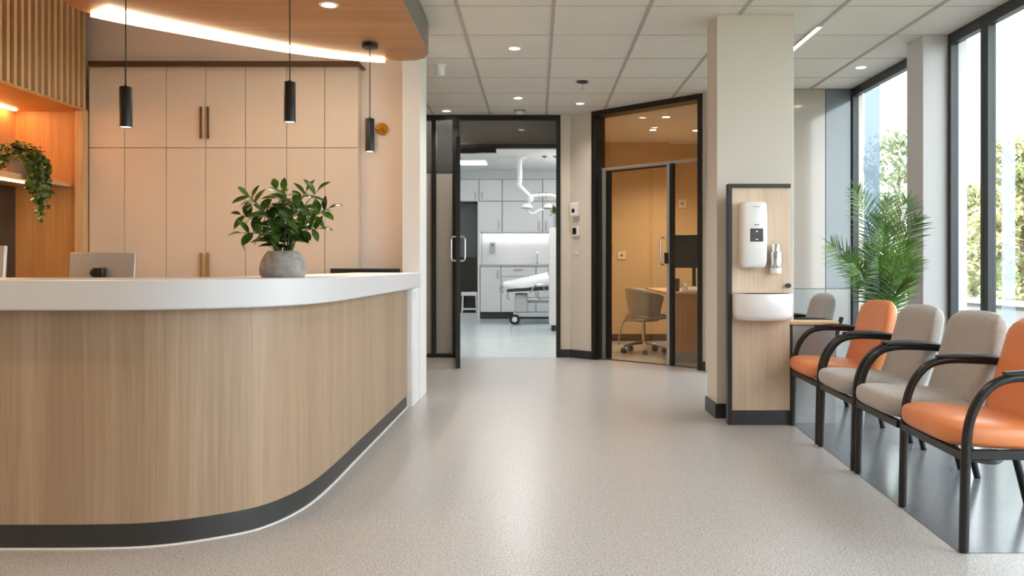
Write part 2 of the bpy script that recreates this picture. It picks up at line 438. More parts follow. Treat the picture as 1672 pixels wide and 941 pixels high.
# glazed consulting-room screen and door
d2 = sempty('door_2', AO, AR)
f = MB(); f.box(.342, .402, -.02, .17, 0, CZ-.002); f.box(1.787, 1.838, -.02, .17, 0, CZ-.002); f.box(.402, 1.787, -.02, .17, CZ-.062, CZ-.002)
f.box(.402, 1.787, .10, .16, -.001, .006)
f.build('frame', M['frame'], d2, bevel=.003)
MB().box(.402, 1.787, .105, .15, 2.235, 2.262).build('transom_bar', M['silver'], d2)
MB().box(.402, 1.787, .122, .130, 2.262, CZ-.062).build('transom_pane', M['glass_door'], d2)
MB().box(1.40, 1.787, .122, .130, .006, 2.235).build('side_pane', M['glass_door'], d2)
post = MB(); post.box(1.322, 1.358, .10, .15, .006, 2.235); post.build('door_post', M['silver'], d2)
MB().box(1.358, 1.40, .105, .15, .006, 2.235).build('black_post', M['frame'], d2)
MB().box(.402, .452, .11, .15, .006, 2.235).build('hinge_post', M['silver'], d2)
lf = MB().box(.525, 1.318, .122, .132, .012, 2.21).build('door_leaf', M['glass_door'], d2)
st = MB(); st.box(.462, .525, .112, .142, .012, 2.225); st.box(.525, 1.318, .112, .142, 2.205, 2.225)
st.build('door_stile', M['frame'], lf)
hg = MB()
for z in (2.0, 1.28, .16): hg.box(.50, .545, .100, .112, z-.07, z+.07)
hg.build('hinge', M['frame'], lf)
hp = [(1.27,.118,1.415),(1.27,.085,1.415),(1.262,.068,1.405),(1.262,.06,1.38),(1.262,.06,1.15),(1.262,.068,1.125),(1.27,.085,1.115),(1.27,.118,1.115)]
MB().tube(catmull(hp, 4), .011, 10).build('door_handle', M['chrome'], lf)
MB().box(1.30, 1.345, .086, .10, 1.13, 1.25).build('lock_plate', M['black'], lf)

# black-framed screen and double door to the treatment room
d1 = sempty('door_1', (0, YB, 0))
fr = MB(); y0, y1 = YB-.03, YB+.07
fr.box(-1.45, .297, y0, y1, CZ-.062, CZ-.002); fr.box(.245, .297, y0, y1, 0, CZ-.06)
fr.box(-1.26, -1.205, y0, y1, 0, CZ-.06); fr.box(-1.007, -.935, y0, y1, 0, CZ-.06)
fr.box(-.935, .245, y0, y1, 2.525, 2.575); fr.box(-1.45, -1.40, y0, y1, 0, CZ-.06)
fr.box(-1.40, -1.26, y0, y1, 0, .045); fr.box(-1.205, -1.007, y0, y1, 0, .045)
fr.build('frame', M['frame'], d1, world=True, bevel=.003)
MB().box(-.935, .245, YB+.01, YB+.018, 2.575, CZ-.062).build('transom_pane', M['glass_dark'], d1, world=True)
for x0, x1 in ((-1.40,-1.26), (-1.205,-1.007)):
    MB().box(x0, x1, YB+.01, YB+.018, 2.22, CZ-.062).build('side_pane', M['glass_smoke'], d1, world=True)
    MB().box(x0, x1, YB+.006, YB+.020, .045, 2.22).build('frosted_panel', M['glass_film'], d1, world=True)
MB().box(-.93, -.48, YB-.03, YB+.05, 2.47, 2.525).build('door_closer', M['blackgl'], d1, world=True)
# open leaf, hinged at the mullion, swung into the lobby
hx, hy = -.955, YB-.035
ang = math.atan2(-1.10, .125)
dl = thing('door_3', None, None, (hx, hy, 0), ang, None, 'structure')
L_ = 1.10
lf = MB().box(.05, L_-.05, -.004, .004, .09, 2.44).build('pane', M['glass_door'], dl)
s_ = MB(); s_.box(0, .05, -.02, .02, .008, 2.49); s_.box(L_-.055, L_, -.022, .022, .008, 2.49); s_.box(.05, L_-.05, -.02, .02, 2.44, 2.49); s_.box(.05, L_-.05, -.02, .02, .008, .09)
s_.build('leaf_frame', M['frame'], dl, bevel=.002)
for sy in (1, -1):
    q = [(L_-.12, sy*.004, 1.42),(L_-.12, sy*.05, 1.42),(L_-.12, sy*.072, 1.40),(L_-.12, sy*.074, 1.37),(L_-.12, sy*.074, 1.21),(L_-.12, sy*.072, 1.18),(L_-.12, sy*.05, 1.16),(L_-.12, sy*.004, 1.16)]
    MB().tube(catmull(q, 4), .010, 10).build('door_handle', M['chrome'], dl)
MB().box(-.005, .04, -.045, -.02, .17, .33).build('hinge', M['black'], dl)

# structural columns
struct(MB().box(1.31, 1.868, 5.9, 6.23, 0, CZ).build('wall_column', M['column'], bevel=.004))
b_ = MB(); b_.box(1.296, 1.31, 5.886, 6.244, 0, .105); b_.box(1.31, 1.868, 5.886, 5.9, 0, .105); b_.box(1.868, 1.88, 5.9, 6.244, 0, .105)
struct(b_.build('baseboard_column', M['base']))
struct(MB().box(3.05, XW+.13, 6.42, 6.70, 0, CZ).build('wall_window_pier', M['pier'], bevel=.004))

# glazed waiting-room back panels
for nm, x0, x1, mt in (('trim_1',1.95,2.975,'panelgl_w'), ('trim_2',2.983,XW-.03,'panelgl_g')):
    struct(MB().box(x0, x1, 8.375, 8.398, .872, CZ-.004).build(nm, M[mt]))
for nm, x0, x1 in (('trim_3',1.95,2.975), ('trim_4',2.983,XW-.03)):
    struct(MB().box(x0, x1, 8.375, 8.398, .012, .864).build(nm, M['panelgl_l']))

# window wall
def window(n, ya, yb):
    e = sempty('window_%d' % n, (XW, (ya+yb)/2, 0))
    f = MB(); x0, x1 = XW-.025, XW+.04
    f.box(x0, x1, ya, ya+.05, 0, CZ-.001); f.box(x0, x1, yb-.045, yb, 0, CZ-.001)
    f.box(x0, x1, ya+.05, yb-.045, CZ-.085, CZ-.001); f.box(x0, x1, ya+.05, yb-.045, 0, .06)
    f.build('window_frame', M['winframe'], e, world=True, bevel=.004)
    MB().box(XW+.012, XW+.024, ya+.05, yb-.045, .06, CZ-.085).build('pane', M['glass'], e, world=True)
window(1, 6.70, 8.39)
window(2, 5.90, 6.42)
window(3, 4.30, 5.90)
window(4, 2.70, 4.30)
window(5, 1.10, 2.70)
window(6, -.50, 1.10)
window(7, -2.19, -.50)

# ------------------------------------------------------------------ outside
struct(MB().box(XW+.18, 8.4, -6, 24, -.25, -.05).build('ground_terrace', M['paving']))
struct(MB().box(8.4, 60, -20, 70, -.7, -.3).build('ground_lawn', M['grass']))
pw = MB(); pw.box(8.2, 8.4, -6, 24, -.25, .42)
pa = pw.build('parapet_wall', M['parapet']); tag(pa, 'low grey parapet wall with white coping along the terrace beyond the windows', 'parapet')
MB().box(8.12, 8.48, -6, 24, .42, .49).build('coping', M['wall_white'], pa)
for x, y, wd, lab in ((4.38, 7.55, .12, 'added pale upright pane outside the window in place of a reflection, beside the nearest chairs'), (4.01, 9.72, .18, 'pale blue grey glass fin outside the window behind the palm')):  # the paler pane is added in place of a reflection on the window
    t = thing('glass_fin', lab, 'glass fin', (x, y, -.05))  # the paler one is no fin but the pane added in place of a reflection
    MB().box(-wd/2, wd/2, -.008, .008, .06, 4.2).build('upright_pane', M['glass_fin'] if wd < .15 else M['glass_fin_b'], t)
    MB().box(-wd/2-.02, wd/2+.02, -.04, .04, 0, .06).build('shoe', M['winframe'], t)
def tree(x, y, h, rad, lab, mt, nl, seed):
    rnd = random.Random(seed)
    t = thing('leafy_tree', lab, 'tree', (x, y, -.3), 0, 'trees beyond the windows')
    tr = MB(); tr.tube([(0,0,0),(.05,.03,h*.3),(-.04,.05,h*.6),(.03,0,h*.85)], [.16,.12,.08,.03], 8)
    for k in range(7):
        a = k*2.4; z = h*(.25+.07*k)
        tr.tube([(0,0,z),(math.cos(a)*rad*.5, math.sin(a)*rad*.5, z+h*.12),(math.cos(a)*rad*.85, math.sin(a)*rad*.85, z+h*.16)], [.06,.035,.012], 6)
    tr.build('trunk', M['bark'], t)
    fo = MB(); cl = []
    for k in range(46):
        a = rnd.uniform(0, 6.283); zz = rnd.uniform(.16, .97)
        rr = rad*math.sqrt(rnd.random())*(1.1-.75*max(0,(zz-.45))/.55)
        cl.append((rr*math.cos(a), rr*math.sin(a), h*zz, rad*rnd.uniform(.16,.34)))
    for k in range(nl):
        cx, cy, cz, cr = rnd.choice(cl)
        v = Vector((rnd.gauss(0,1), rnd.gauss(0,1), rnd.gauss(0,.8))).normalized()*cr*rnd.random()**.4
        d = Vector((rnd.gauss(0,1), rnd.gauss(0,1), rnd.gauss(-.2,.6)))
        fo.leaf((cx+v.x, cy+v.y, cz+v.z), d, (rnd.gauss(0,.4), rnd.gauss(0,.4), 1), rnd.uniform(.13,.24), rnd.uniform(.07,.12), .2, 2)
    fo.build('foliage', M[mt], t)
tree(9.75, 18.3, 3.5, 1.15, 'pale green leafy tree seen through the narrow window pane', 'leaf_tree', 3900, 1)
tree(9.45, 15.7, 3.9, 1.10, 'tall yellow green tree seen through the wide window pane behind the nearest orange chair', 'leaf_tree', 3900, 2)
tree(9.9, 22.2, 5.1, 1.75, 'rounded grey green tree seen through the window behind the palm', 'leaf_tree2', 5200, 3)
tree(14.4, 28.0, 3.8, 1.9, 'distant pale tree behind the others beyond the terrace', 'leaf_tree2', 3600, 4)

# ------------------------------------------------------------------ reception desk
# outline of the oak front, travelling from the hidden left end round the curve to the wall
P = [(-3.5,3.17),(-2.6,3.165)] + [(-2.09,3.165),(-1.75,3.168),(-1.5,3.195),(-1.30,3.29),(-1.146,3.43),(-1.055,3.70),(-1.026,4.06),(-1.02,4.6),(-1.012,5.4),(-1.004,6.355)]
path = [(p.x, p.y) for p in catmull([(a,b,0) for a,b in P], 8)]
def resample(poly, fr):
    P_ = [Vector((p[0],p[1])) for p in poly]; d = [0]
    for a, b in zip(P_, P_[1:]): d.append(d[-1]+(b-a).length)
    out = []
    for f in fr:
        t = f*d[-1]; i = 0
        while i < len(P_)-2 and d[i+1] < t: i += 1
        u = (t-d[i])/max(1e-9, d[i+1]-d[i]); q = P_[i].lerp(P_[i+1], min(1,u)); out.append((q.x, q.y))
    return out
def inner(path_, dx):
    d = [0]
    for a, b in zip(path_, path_[1:]): d.append(d[-1]+math.hypot(b[0]-a[0], b[1]-a[1]))
    e = path_[-1]
    # the corner of the curve sits near (-1.03, 3.2): match arc fractions on either side of it
    kc = min(range(len(path_)), key=lambda i: (path_[i][0]+1.03)**2+(path_[i][1]-3.2)**2)
    full = [(-3.5,3.17+dx),(-1.03-dx,3.17+dx),(e[0]-dx,e[1])]
    f = fillet(full, [0,.32,0], 12); L = [0]
    for a, b in zip(f, f[1:]): L.append(L[-1]+(b-a).length)
    mid = L[7]/L[-1]
    fr = [mid*d[i]/d[kc] if i <= kc else mid+(1-mid)*(d[i]-d[kc])/(d[-1]-d[kc]) for i in range(len(path_))]
    return resample(f, fr)
desk = thing('reception_desk', 'curved oak reception desk with thick white counter top and black kick base', 'reception desk', (-1.5, 4.2, 0))
MB().strip(path, offset(path, -.06), .095, .94).build('oak_front', M['oak'], desk, world=True)
MB().strip(offset(path, -.004), offset(path, -.06), 0, .095).build('kick_base', M['base'], desk, world=True)
pc = path[:-1] + [(-1.004, 6.50)]
MB().strip(offset(pc, .085), inner(pc, .42), .932, 1.05).build('counter_top', M['counter'], desk, world=True, bevel=.006)
MB().strip(offset(path, -.06), inner(path, .9), .70, .735).build('work_surface', M['oak_top'], desk, world=True)
struct(MB().strip(offset(path, .008), offset(path, -.004), 0, .004).build('trim_5', M['wall_white']))
# white end cabinet between the desk and the stub wall
t = thing('end_cabinet', 'narrow white cabinet panel closing the end of the reception desk', 'cabinet', (-1.0, 6.55, 0))
MB().box(-1.06, -.966, 6.37, 6.715, 0, .925).build('carcass', M['whitepl'], t, world=True, bevel=.003)
MB().box(-.966, -.957, 6.395, 6.712, .004, .905).build('door', M['whitepl'], t, world=True, bevel=.002)
k_ = MB()
for z in (.885, .865, .845): k_.box(-.957, -.955, 6.41, 6.43, z-.006, z+.006)
k_.build('lock', M['greypl'], t, world=True)

# timber soffit with light cove
back = catmull([(-2.83,4.90,0),(-2.80,5.12,0),(-2.42,5.59-.10,0),(-1.83,5.98,0),(-1.34,6.23,0),(-1.05,6.30,0)], 6)
tip = [( -.93,6.29),(-.85,6.22),(-.805,6.10),(-.80,5.9)]
poly = [(-2.83,3.0),(-.80,3.0)] + [p for p in tip[::-1]] + [(p.x,p.y) for p in back[::-1]]
so = thing('ceiling_soffit', 'curved oak ceiling canopy with dark edge and glowing cove over the desk', 'ceiling canopy', (-2.2, 4.5, 2.69))
MB().prism(poly, 2.69, 2.70).build('oak_underside', M['oak_soffit'], so, world=True)
MB().prism([(x*1.0+.0,y) for x,y in poly], 2.70, CZ-.001).build('edge_band', plain('soffit_edge', srgb(112,106,100), .5, var=.04), so, world=True)
bk = [(p.x, p.y) for p in back if p.y > 5.115 and p.x < -1.12] 
inn = []
n_ = len(bk)
for i, p in enumerate(offset(bk, .26)):
    tt = i/(n_-1); wdt = .24*(1-tt)+.06*tt
    q = offset(bk, wdt)[i]; inn.append(q)
out_ = offset(bk, .0)
MB().strip(out_, inn, 2.670, 2.689).build('light_cove', M['warm_led'], so, world=True)

for (x, y, a_) in ((-2.6,5.55,-38), (-2.0,6.0,-28), (-1.45,6.3,-18)):  # added unseen lights on the canopy to brighten the raised ceiling, no fitting
    l = bpy.data.lights.new('canopy_fill', 'AREA'); l.shape = 'RECTANGLE'; l.size = .7; l.size_y = .06; l.energy = 2.5; l.color = (1,.88,.74)
    o = bpy.data.objects.new('canopy_fill', l); COL.objects.link(o); o.location = (x, y, 2.95); o.rotation_euler = (R(150), 0, R(a_+180))

# ------------------------------------------------------------------ slatted overhead and niche
t = thing('shelving_niche', 'oak display niche with slatted overhead and lit shelf left of the cream cabinets', 'display niche', (-4.1, 5.8, 0))
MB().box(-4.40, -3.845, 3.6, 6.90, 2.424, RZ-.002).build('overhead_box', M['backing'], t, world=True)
MB().box(-4.40, -3.79, 3.6, 6.90, 2.400, 2.424).build('overhead_soffit', M['oak_niche'], t, world=True)
sl = MB()
for k in range(40):
    y = 6.84-.0825*k
    if y < 3.65: break
    sl.box(-3.845, -3.79, y-.017, y+.017, 2.424, RZ-.003)
sl.build('slats', M['slat'], t, world=True)
ep = MB(); ep.box(-4.37, -3.85, 6.84, 6.90, 0, 2.400); ep.build('end_panel', M['oak_niche'], t, world=True)
MB().box(-3.85, -3.785, 6.80, 6.90, 0, 2.400).build('front_post', M['slat'], t, world=True)
MB().box(-4.41, -4.37, 3.6, 6.90, 1.80, 2.400).build('upper_back_panel', M['oak_niche'], t, world=True)
MB().box(-4.41, -4.37, 3.6, 6.90, 0, 1.765).build('lower_back_panel', M['darktile'], t, world=True)
sh = MB().box(-4.37, -3.90, 3.6, 6.84, 1.765, 1.80).build('shelf', M['slat'], t, world=True)
MB().box(-4.05, -4.02, 3.7, 6.45, 1.755, 1.765).build('shelf_light', M['niche_led'], sh)
MB().box(-4.33, -4.30, 3.7, 6.75, 2.388, 2.400).build('top_light', M['niche_led'], t, world=True)

# ------------------------------------------------------------------ tall cream cabinets
YC = 6.9
def cx(px): return (px-875)/1330*YC
seams = [147,205,273,337,402,469,531,586]
units = [(0,2,'cream tall double cabinet beside the slatted niche'), (2,4,'cream tall double cabinet with paired bronze handles'), (4,6,'cream tall double cabinet behind the potted plant'), (6,7,'narrow cream tall cabinet at the end by the brass wall light')]
for a, b, lab in units:
    x0, x1 = cx(seams[a]), cx(seams[b])
    t = thing('tall_cabinet', lab, 'cabinet', ((x0+x1)/2, 6.95, 0), 0, 'cream tall cabinets')
    MB().box(x0+.001, x1-.001, YC+.004, 6.998, 0, 2.785).build('carcass', M['cab'], t, world=True)
    for k in range(a, b):
        for z0, z1 in ((.05, 2.098), (2.104, 2.785)):
            d = MB().box(cx(seams[k])+.0025, cx(seams[k+1])-.0025, YC-.018, YC+.004, z0, z1).build('door', M['cab'], t, world=True, bevel=.0015)
            if k in (2, 3):
                hx_ = cx(337) + (-.032 if k == 2 else .028)
                za, zb = (2.175, 2.445) if z0 > 2 else (.98, 1.215)
                h = MB(); h.box(hx_-.008, hx_+.008, YC-.045, YC-.033, za, zb); h.box(hx_-.005, hx_+.005, YC-.033, YC-.018, za+.02, za+.03); h.box(hx_-.005, hx_+.005, YC-.033, YC-.018, zb-.03, zb-.02)
                h.build('handle', M['bronze'] if z0 > 2 else M['brass'], d)
rl = MB(); rl.hexa([(-3.76,YC-.06,2.785),(cx(594),YC-.06,2.785),(cx(594),6.998,2.785),(-3.76,6.998,2.785),(-3.76,YC-.06,2.825),(cx(588),YC-.06,2.825),(cx(588),6.998,2.825),(-3.76,6.998,2.825)])
struct(rl.build('trim_6', M['walnut']))

# brass wall light
t = thing('wall_sconce', 'round brass wall light on the cream wall beside the hanging black pendants', 'wall light', (-1.32, 6.99, 2.28))
MB().tube([(0,.009,0),(0,-.008,0)], .052, 32).build('rosette', M['brass'], t, bevel=.003)
MB().tube([(0,-.006,0),(0,-.05,0)], [.011,.009], 14).build('knob', M['brass'], t)
MB().tube([(0,-.012,-.045),(0,-.012,.045)], .003, 8).build('rod', M['brass'], t)
MB().tube([(-.005,-.035,0),(-.062,-.035,0)], .0045, 8).build('arm', M['brass'], t)
c_ = MB(); c_.lathe([(0,-.12),(.030,-.12),(.030,.10),(0,.10)], (-.09,-.035,-.05), 20); c_.build('shade', M['black'], t)

# pendants
pend = None
for i, (x, y, zb, ht, lab) in enumerate(((-2.19,4.35,1.842,.215,'black cylinder pendant lamp hanging over the desk beside the niche'),(-1.405,4.65,1.922,.23,'black cylinder pendant lamp hanging over the potted plant'),(-1.18,5.79,1.914,.235,'black cylinder pendant lamp with round ceiling rose by the brass wall light'))):
    if pend is None or True:
        t = thing('pendant_lamp', lab, 'pendant lamp', (x, y, 2.682), 0, 'black pendants over the desk')
    z = zb-2.682
    MB().lathe([(0,0),(.057,0),(.057,-.028),(.05,-.032),(0,-.032)]).build('ceiling_rose', M['black'], t)
    MB().cyl((0,0,-.03), (0,0,z+ht), .0035, seg=8).build('cord', M['black'], t)
    MB().lathe([(0,ht+.012),(.006,ht+.012),(.008,ht),(.0305,ht),(.0325,ht-.003),(.0325,0),(.029,0),(.029,.012)], (0,0,z)).build('shade', M['black'], t)
    MB().lathe([(.0288,.004),(0,.004)], (0,0,z)).build('lens', M['pend_led'], t)
    l = bpy.data.lights.new('pendant_glow', 'SPOT'); l.energy = 40; l.color = (1,.86,.68); l.spot_size = R(110); l.spot_blend = .7; l.shadow_soft_size = .03
    lo = bpy.data.objects.new('pendant_glow', l); COL.objects.link(lo); lo.location = (x, y, zb-.005)

# ------------------------------------------------------------------ things on and behind the desk
def pot_plant():
    rnd = random.Random(11)
    t = thing('potted_plant', 'bushy dark green plant in round grey concrete pot on white counter', 'potted plant', (-1.155, 3.72, 1.05))
    MB().lathe([(0,.002),(.092,0),(.100,.010),(.104,.036),(.098,.07),(.085,.097),(.068,.119),(.063,.119),(.063,.095),(0,.095)], seg=40).build('pot', M['concrete'], t)
    MB().lathe([(.064,.098),(.03,.105),(0,.107)], seg=24).build('soil', M['soil'], t)
    st, fo = MB(), MB()
    stems = [(-.17,.0,.385),(-.215,.05,.29),(-.13,-.07,.36),(-.05,.06,.41),(.02,-.05,.39),(.10,.03,.40),(.165,-.02,.395),(.20,.05,.32),(.15,.09,.30),(-.10,.10,.28),(.06,-.12,.26),(-.17,-.06,.20),(.18,-.05,.22),(.0,.0,.34),(-.02,-.10,.20),(.10,-.08,.33),(-.08,-.04,.30)]
    for (tx, ty, tz) in stems:
        b = Vector((tx*.12+rnd.uniform(-.015,.015), ty*.12+rnd.uniform(-.015,.015), .10)); e = Vector((tx, ty, tz))
        mid = (b+e)*.5 + Vector((-tx*.12, -ty*.12, .04))
        pts = catmull([b, mid, e], 8)
        st.tube(pts, [.0045-.003*i/(len(pts)-1) for i in range(len(pts))], 6)
        n = 10
        for k in range(n):
            u = .27+.73*k/(n-1); i = min(len(pts)-2, int(u*(len(pts)-1)))
            p = pts[i] if k < n-1 else pts[-1]
            d = (pts[i+1]-pts[i]).normalized()
            s_ = d.cross(Vector((rnd.uniform(-.5,.5), -1, rnd.uniform(-.3,.3)))).normalized()*(1 if k % 2 else -1)
            ld = (s_*1.0 + d*.45 + Vector((0,rnd.uniform(-.5,.5),rnd.uniform(.0,.3)))) if k < n-1 else d
            L = rnd.uniform(.060,.086)*(1.0 if k < n-1 else .8)
            fo.leaf(p, ld, Vector((rnd.uniform(-.3,.3), -.5, 1)), L, L*.56, rnd.uniform(.1,.35), 6)
    for k in range(16):
        a = rnd.uniform(0,6.283)
        fo.leaf((.03*math.cos(a),.03*math.sin(a),.11+rnd.uniform(0,.03)), (math.cos(a),math.sin(a),rnd.uniform(.5,1.6)), (0,0,1), rnd.uniform(.04,.06), .028, .3, 4)
    st.build('stems', M['stem'], t); fo.build('foliage', M['leaf_dark'], t)
pot_plant()

def monitor(name, lab, x, y, rz, zdesk, ztop, wd, ht, mt, tilt=0):
    t = thing(name, lab, 'monitor', (x, y, zdesk), rz)
    zt = ztop-zdesk; zb = zt-ht
    mb = MB(); sk = math.tan(tilt)*ht
    mb.hexa([(-wd/2,-.012,zb),(wd/2,-.012,zb),(wd/2,.012,zb),(-wd/2,.012,zb),(-wd/2,-.012+sk,zt),(wd/2,-.012+sk,zt),(wd/2,.012+sk,zt),(-wd/2,.012+sk,zt)])
    mb.build('casing', M[mt], t, bevel=.006)
    s_ = MB().hexa([(-wd/2+.008,.012,zb+.01),(wd/2-.008,.012,zb+.01),(wd/2-.008,.0135,zb+.01),(-wd/2+.008,.0135,zb+.01),(-wd/2+.008,.012+sk,zt-.01),(wd/2-.008,.012+sk,zt-.01),(wd/2-.008,.0135+sk,zt-.01),(-wd/2+.008,.0135+sk,zt-.01)])
    s_.build('screen', M['blackgl'], t)
    st = MB(); st.box(-.022, .022, -.055, -.035, 0.012, zb+ht*.5); st.box(-.032,.032,-.060,-.008+sk*.5,zb+ht*.38,zb+ht*.62); st.tube([(-.034,-.035,zb+ht*.5),(-.052,-.035,zb+ht*.5)], [.026,.022], 14)
    st.build('stand', M['black'], t, bevel=.006)
    MB().box(-.11, .11, -.12, .06, 0, .012).build('stand_foot', M['black'], t, bevel=.004)
    return t
t = thing('staff_desk', 'oak staff desk behind the reception counter carrying the silver monitor', 'desk', (-2.9, 5.0, 0))
MB().box(-3.72, -2.45, 4.25, 5.75, .70, .735).build('desk_top', M['oak_top'], t, world=True, bevel=.003)
for x0 in (-3.70, -2.49): MB().box(x0, x0+.03, 4.3, 5.7, 0, .70).build('side_panel', M['whitepl'], t, world=True)
monitor('computer_monitor', 'silver computer monitor seen from behind over the white counter', -2.88, 5.4, R(4), .735, 1.192, .425, .27, 'alu', R(6))
monitor('computer_monitor', 'pale grey monitor mostly cut by the photo edge in front of the niche', -3.13, 4.45, R(-6), .735, 1.212, .48, .30, 'silver', R(4))
t = thing('low_cabinet', 'low white cabinet behind the counter under the black monitor', 'cabinet', (-1.42, 6.69, 0))
MB().box(-1.76, -1.12, 6.53, 6.86, 0, .66).build('carcass', M['whitepl'], t, world=True, bevel=.003)
MB().box(-1.75, -1.13, 6.518, 6.53, .02, .64).build('door', M['whitepl'], t, world=True)
monitor('computer_monitor', 'black monitor top just showing over the counter near the wall end', -1.40, 6.69, 0, .66, 1.082, .575, .33, 'black', 0)

def hanging_plant():
    rnd = random.Random(5)
    t = thing('trailing_plant', 'trailing green vine in pale pot on the lit niche shelf', 'potted plant', (-4.03, 6.36, 1.802))
    MB().lathe([(0,0),(.075,0),(.098,.165),(.090,.165),(.084,.14),(0,.14)], seg=28).build('pot', M['potgrey'], t)
    MB().lathe([(.086,.142),(0,.15)], seg=20).build('soil', M['soil'], t)
    fo, st = MB(), MB()
    for k in range(200):
        a = rnd.uniform(0,6.283); r = rnd.uniform(.0,.13); z = .235-.32*r+rnd.uniform(-.05,.035)
        p = Vector((r*math.cos(a)*1.15, r*math.sin(a), z))
        d = Vector((math.cos(a)+rnd.gauss(0,.5), math.sin(a)+rnd.gauss(0,.5), rnd.uniform(-.5,.5)))
        L = rnd.uniform(.034,.050); fo.leaf(p, d, (rnd.gauss(0,.4), -.4, 1), L, L*.85, .2, 4)
    for k in range(40):
        a = k*6.283/40; st.tube([(.03*math.cos(a),.03*math.sin(a),.14),(.08*math.cos(a),.08*math.sin(a),.20),(.12*math.cos(a),.12*math.sin(a),.16)], .0018, 5)
    for a, ln in ((-.9,.30),(-.55,.46),(-.25,.40),(.05,.36),(-1.3,.22),(.35,.25),(-2.2,.14),(-1.8,.16),(-.4,.34)):
        x, y = .105*math.cos(a), .105*math.sin(a)
        ox, oy = .17*math.cos(a)+.02, .17*math.sin(a)-.02
        pts = catmull([(x*.8,y*.8,.16),(x*1.3,y*1.3,.17),(max(ox,.185) if ln>.2 else ox, oy, .08),(max(ox,.19) if ln>.2 else ox, oy, -.05 if ln>.2 else .085)]+([(max(ox,.19)+rnd.uniform(.0,.03), oy+rnd.uniform(-.02,.02), .12-ln)] if ln>.2 else []), 8)
        st.tube(pts, .0018, 5)
        for p in pts[3:]:
            for _ in range(2):
                d = Vector((abs(rnd.gauss(.1,.8))-.25, rnd.gauss(-.3,1), rnd.uniform(-1.1,-.1))); L = rnd.uniform(.034,.052)
                fo.leaf(p+Vector((rnd.gauss(0,.008),rnd.gauss(0,.008),0)), d, (rnd.gauss(0,.3), -1, .5), L, L*.8, .15, 4)
    st.build('vines', M['stem'], t); fo.build('foliage', M['leaf_ivy'], t)
hanging_plant()

# ------------------------------------------------------------------ washing station on the column
t = thing('dispenser_panel', 'oak panel with black edge frame standing against the column', 'wall panel', (1.55, 5.77, 0))
MB().box(1.395, 1.745, 5.701, 5.898, .02, 1.60).build('backing_box', M['base'], t, world=True)
MB().box(1.359, 1.763, 5.655, 5.70, .10, 1.645).build('oak_board', M['oak_light'], t, world=True)
fm = MB(); fm.box(1.330, 1.359, 5.64, 5.70, 0, 1.672); fm.box(1.359, 1.766, 5.64, 5.70, 1.645, 1.672)
fm.build('edge_frame', M['black'], t, world=True, bevel=.002)
MB().box(1.359, 1.763, 5.645, 5.70, 0, .10).build('base', M['base'], t, world=True)
MB().tube([(1.748,5.655,.966),(1.748,5.625,.966)], [.014,.017], 18).build('robe_knob', M['black'], t, world=True, bevel=.003)

t = thing('hand_dispenser', 'tall white automatic hand dispenser with dark window on the oak panel', 'dispenser', (1.495, 5.654, 1.09))
rows = []
for z, w_, dp in ((0,.070,.07),(.012,.080,.085),(.05,.084,.10),(.20,.086,.108),(.38,.085,.106),(.435,.083,.098),(.452,.076,.08)):
    r_ = []
    c = .022
    r_ += [(-w_,0,z),(-w_,-dp+c*1.6,z),(-w_+c*.35,-dp+c*.6,z),(-w_+c*1.3,-dp,z),(w_-c*.9,-dp,z),(w_-c*.3,-dp+c*.25,z),(w_,-dp+c*.9,z),(w_,0,z)]
    rows.append(r_)
d_ = MB(); vs = d_.grid(rows, close=True); d_.bm.faces.new(vs[0][::-1]); d_.bm.faces.new(vs[-1])
body = d_.build('body', M['whitepl'], t, sharp=55, bevel=.004)
w_ = MB(); w_.box(-.036, .054, -.1105, -.100, .178, .268); wo = w_.build('sensor_window', M['blackgl'], t, bevel=.008, bseg=3)
i_ = MB(); i_.tube([(.009,-.1105,.248),(.009,-.1115,.248)], .006, 14); i_.build('indicator', M['whitepl'], wo)
MB().box(-.0,.018,-.1115,-.1105,.190,.196).build('indicator', M['whitepl'], wo)
m_ = MB(); m_.box(-.008,.026,-.109,-.1078,.288,.297); m_.build('label_mark', M['greypl'], body)
m_ = MB(); m_.box(-.02,.03,-.108,-.1065,.415,.419); m_.build('label_mark', M['greypl'], body)
MB().box(-.025, .035, -.08, -.04, -.006, .002).build('nozzle', M['greypl'], t)

t = thing('soap_bottle', 'chrome soap bottle holder mounted low on the oak panel beside white dispenser', 'soap dispenser', (1.652, 5.61, 1.05))
MB().lathe([(0,.040),(.038,.040),(.039,.045),(.039,.142),(.036,.150),(.028,.154),(.027,.158),(.027,.196),(.024,.200),(0,.200)], seg=28).build('bottle', M['chrome'], t)
MB().lathe([(0,0),(.033,0),(.037,.004),(.038,.038),(0,.038)], seg=28).build('base_cup', M['whitepl'], t)
MB().box(-.02, .02, .02, .044, .05, .15).build('bracket', M['chrome'], t)

t = thing('wash_basin', 'small white half round basin mounted on the oak panel', 'basin', (1.562, 5.64, .73))
def D(w, dp, z, n=22):
    return [(w*math.cos(math.pi+math.pi*k/n), dp*math.copysign(abs(math.sin(math.pi+math.pi*k/n))**.75, math.sin(math.pi+math.pi*k/n)) , z) for k in range(n+1)]
b_ = MB()
rows = [D(.170,.16,0), D(.190,.185,.008), D(.200,.20,.04), D(.203,.205,.175), D(.200,.202,.184), D(.182,.180,.183), D(.172,.165,.165), D(.15,.14,.09), D(.05,.06,.075)]
vs = b_.grid(rows, close=True); b_.bm.faces.new(vs[0][::-1]); b_.bm.faces.new(vs[-1])
b_.build('bowl', M['whitecer'], t, sharp=60)
MB().tube([(0,-.012,.148),(0,-.024,.148)], .007, 14).build('overflow', M['black'], t)

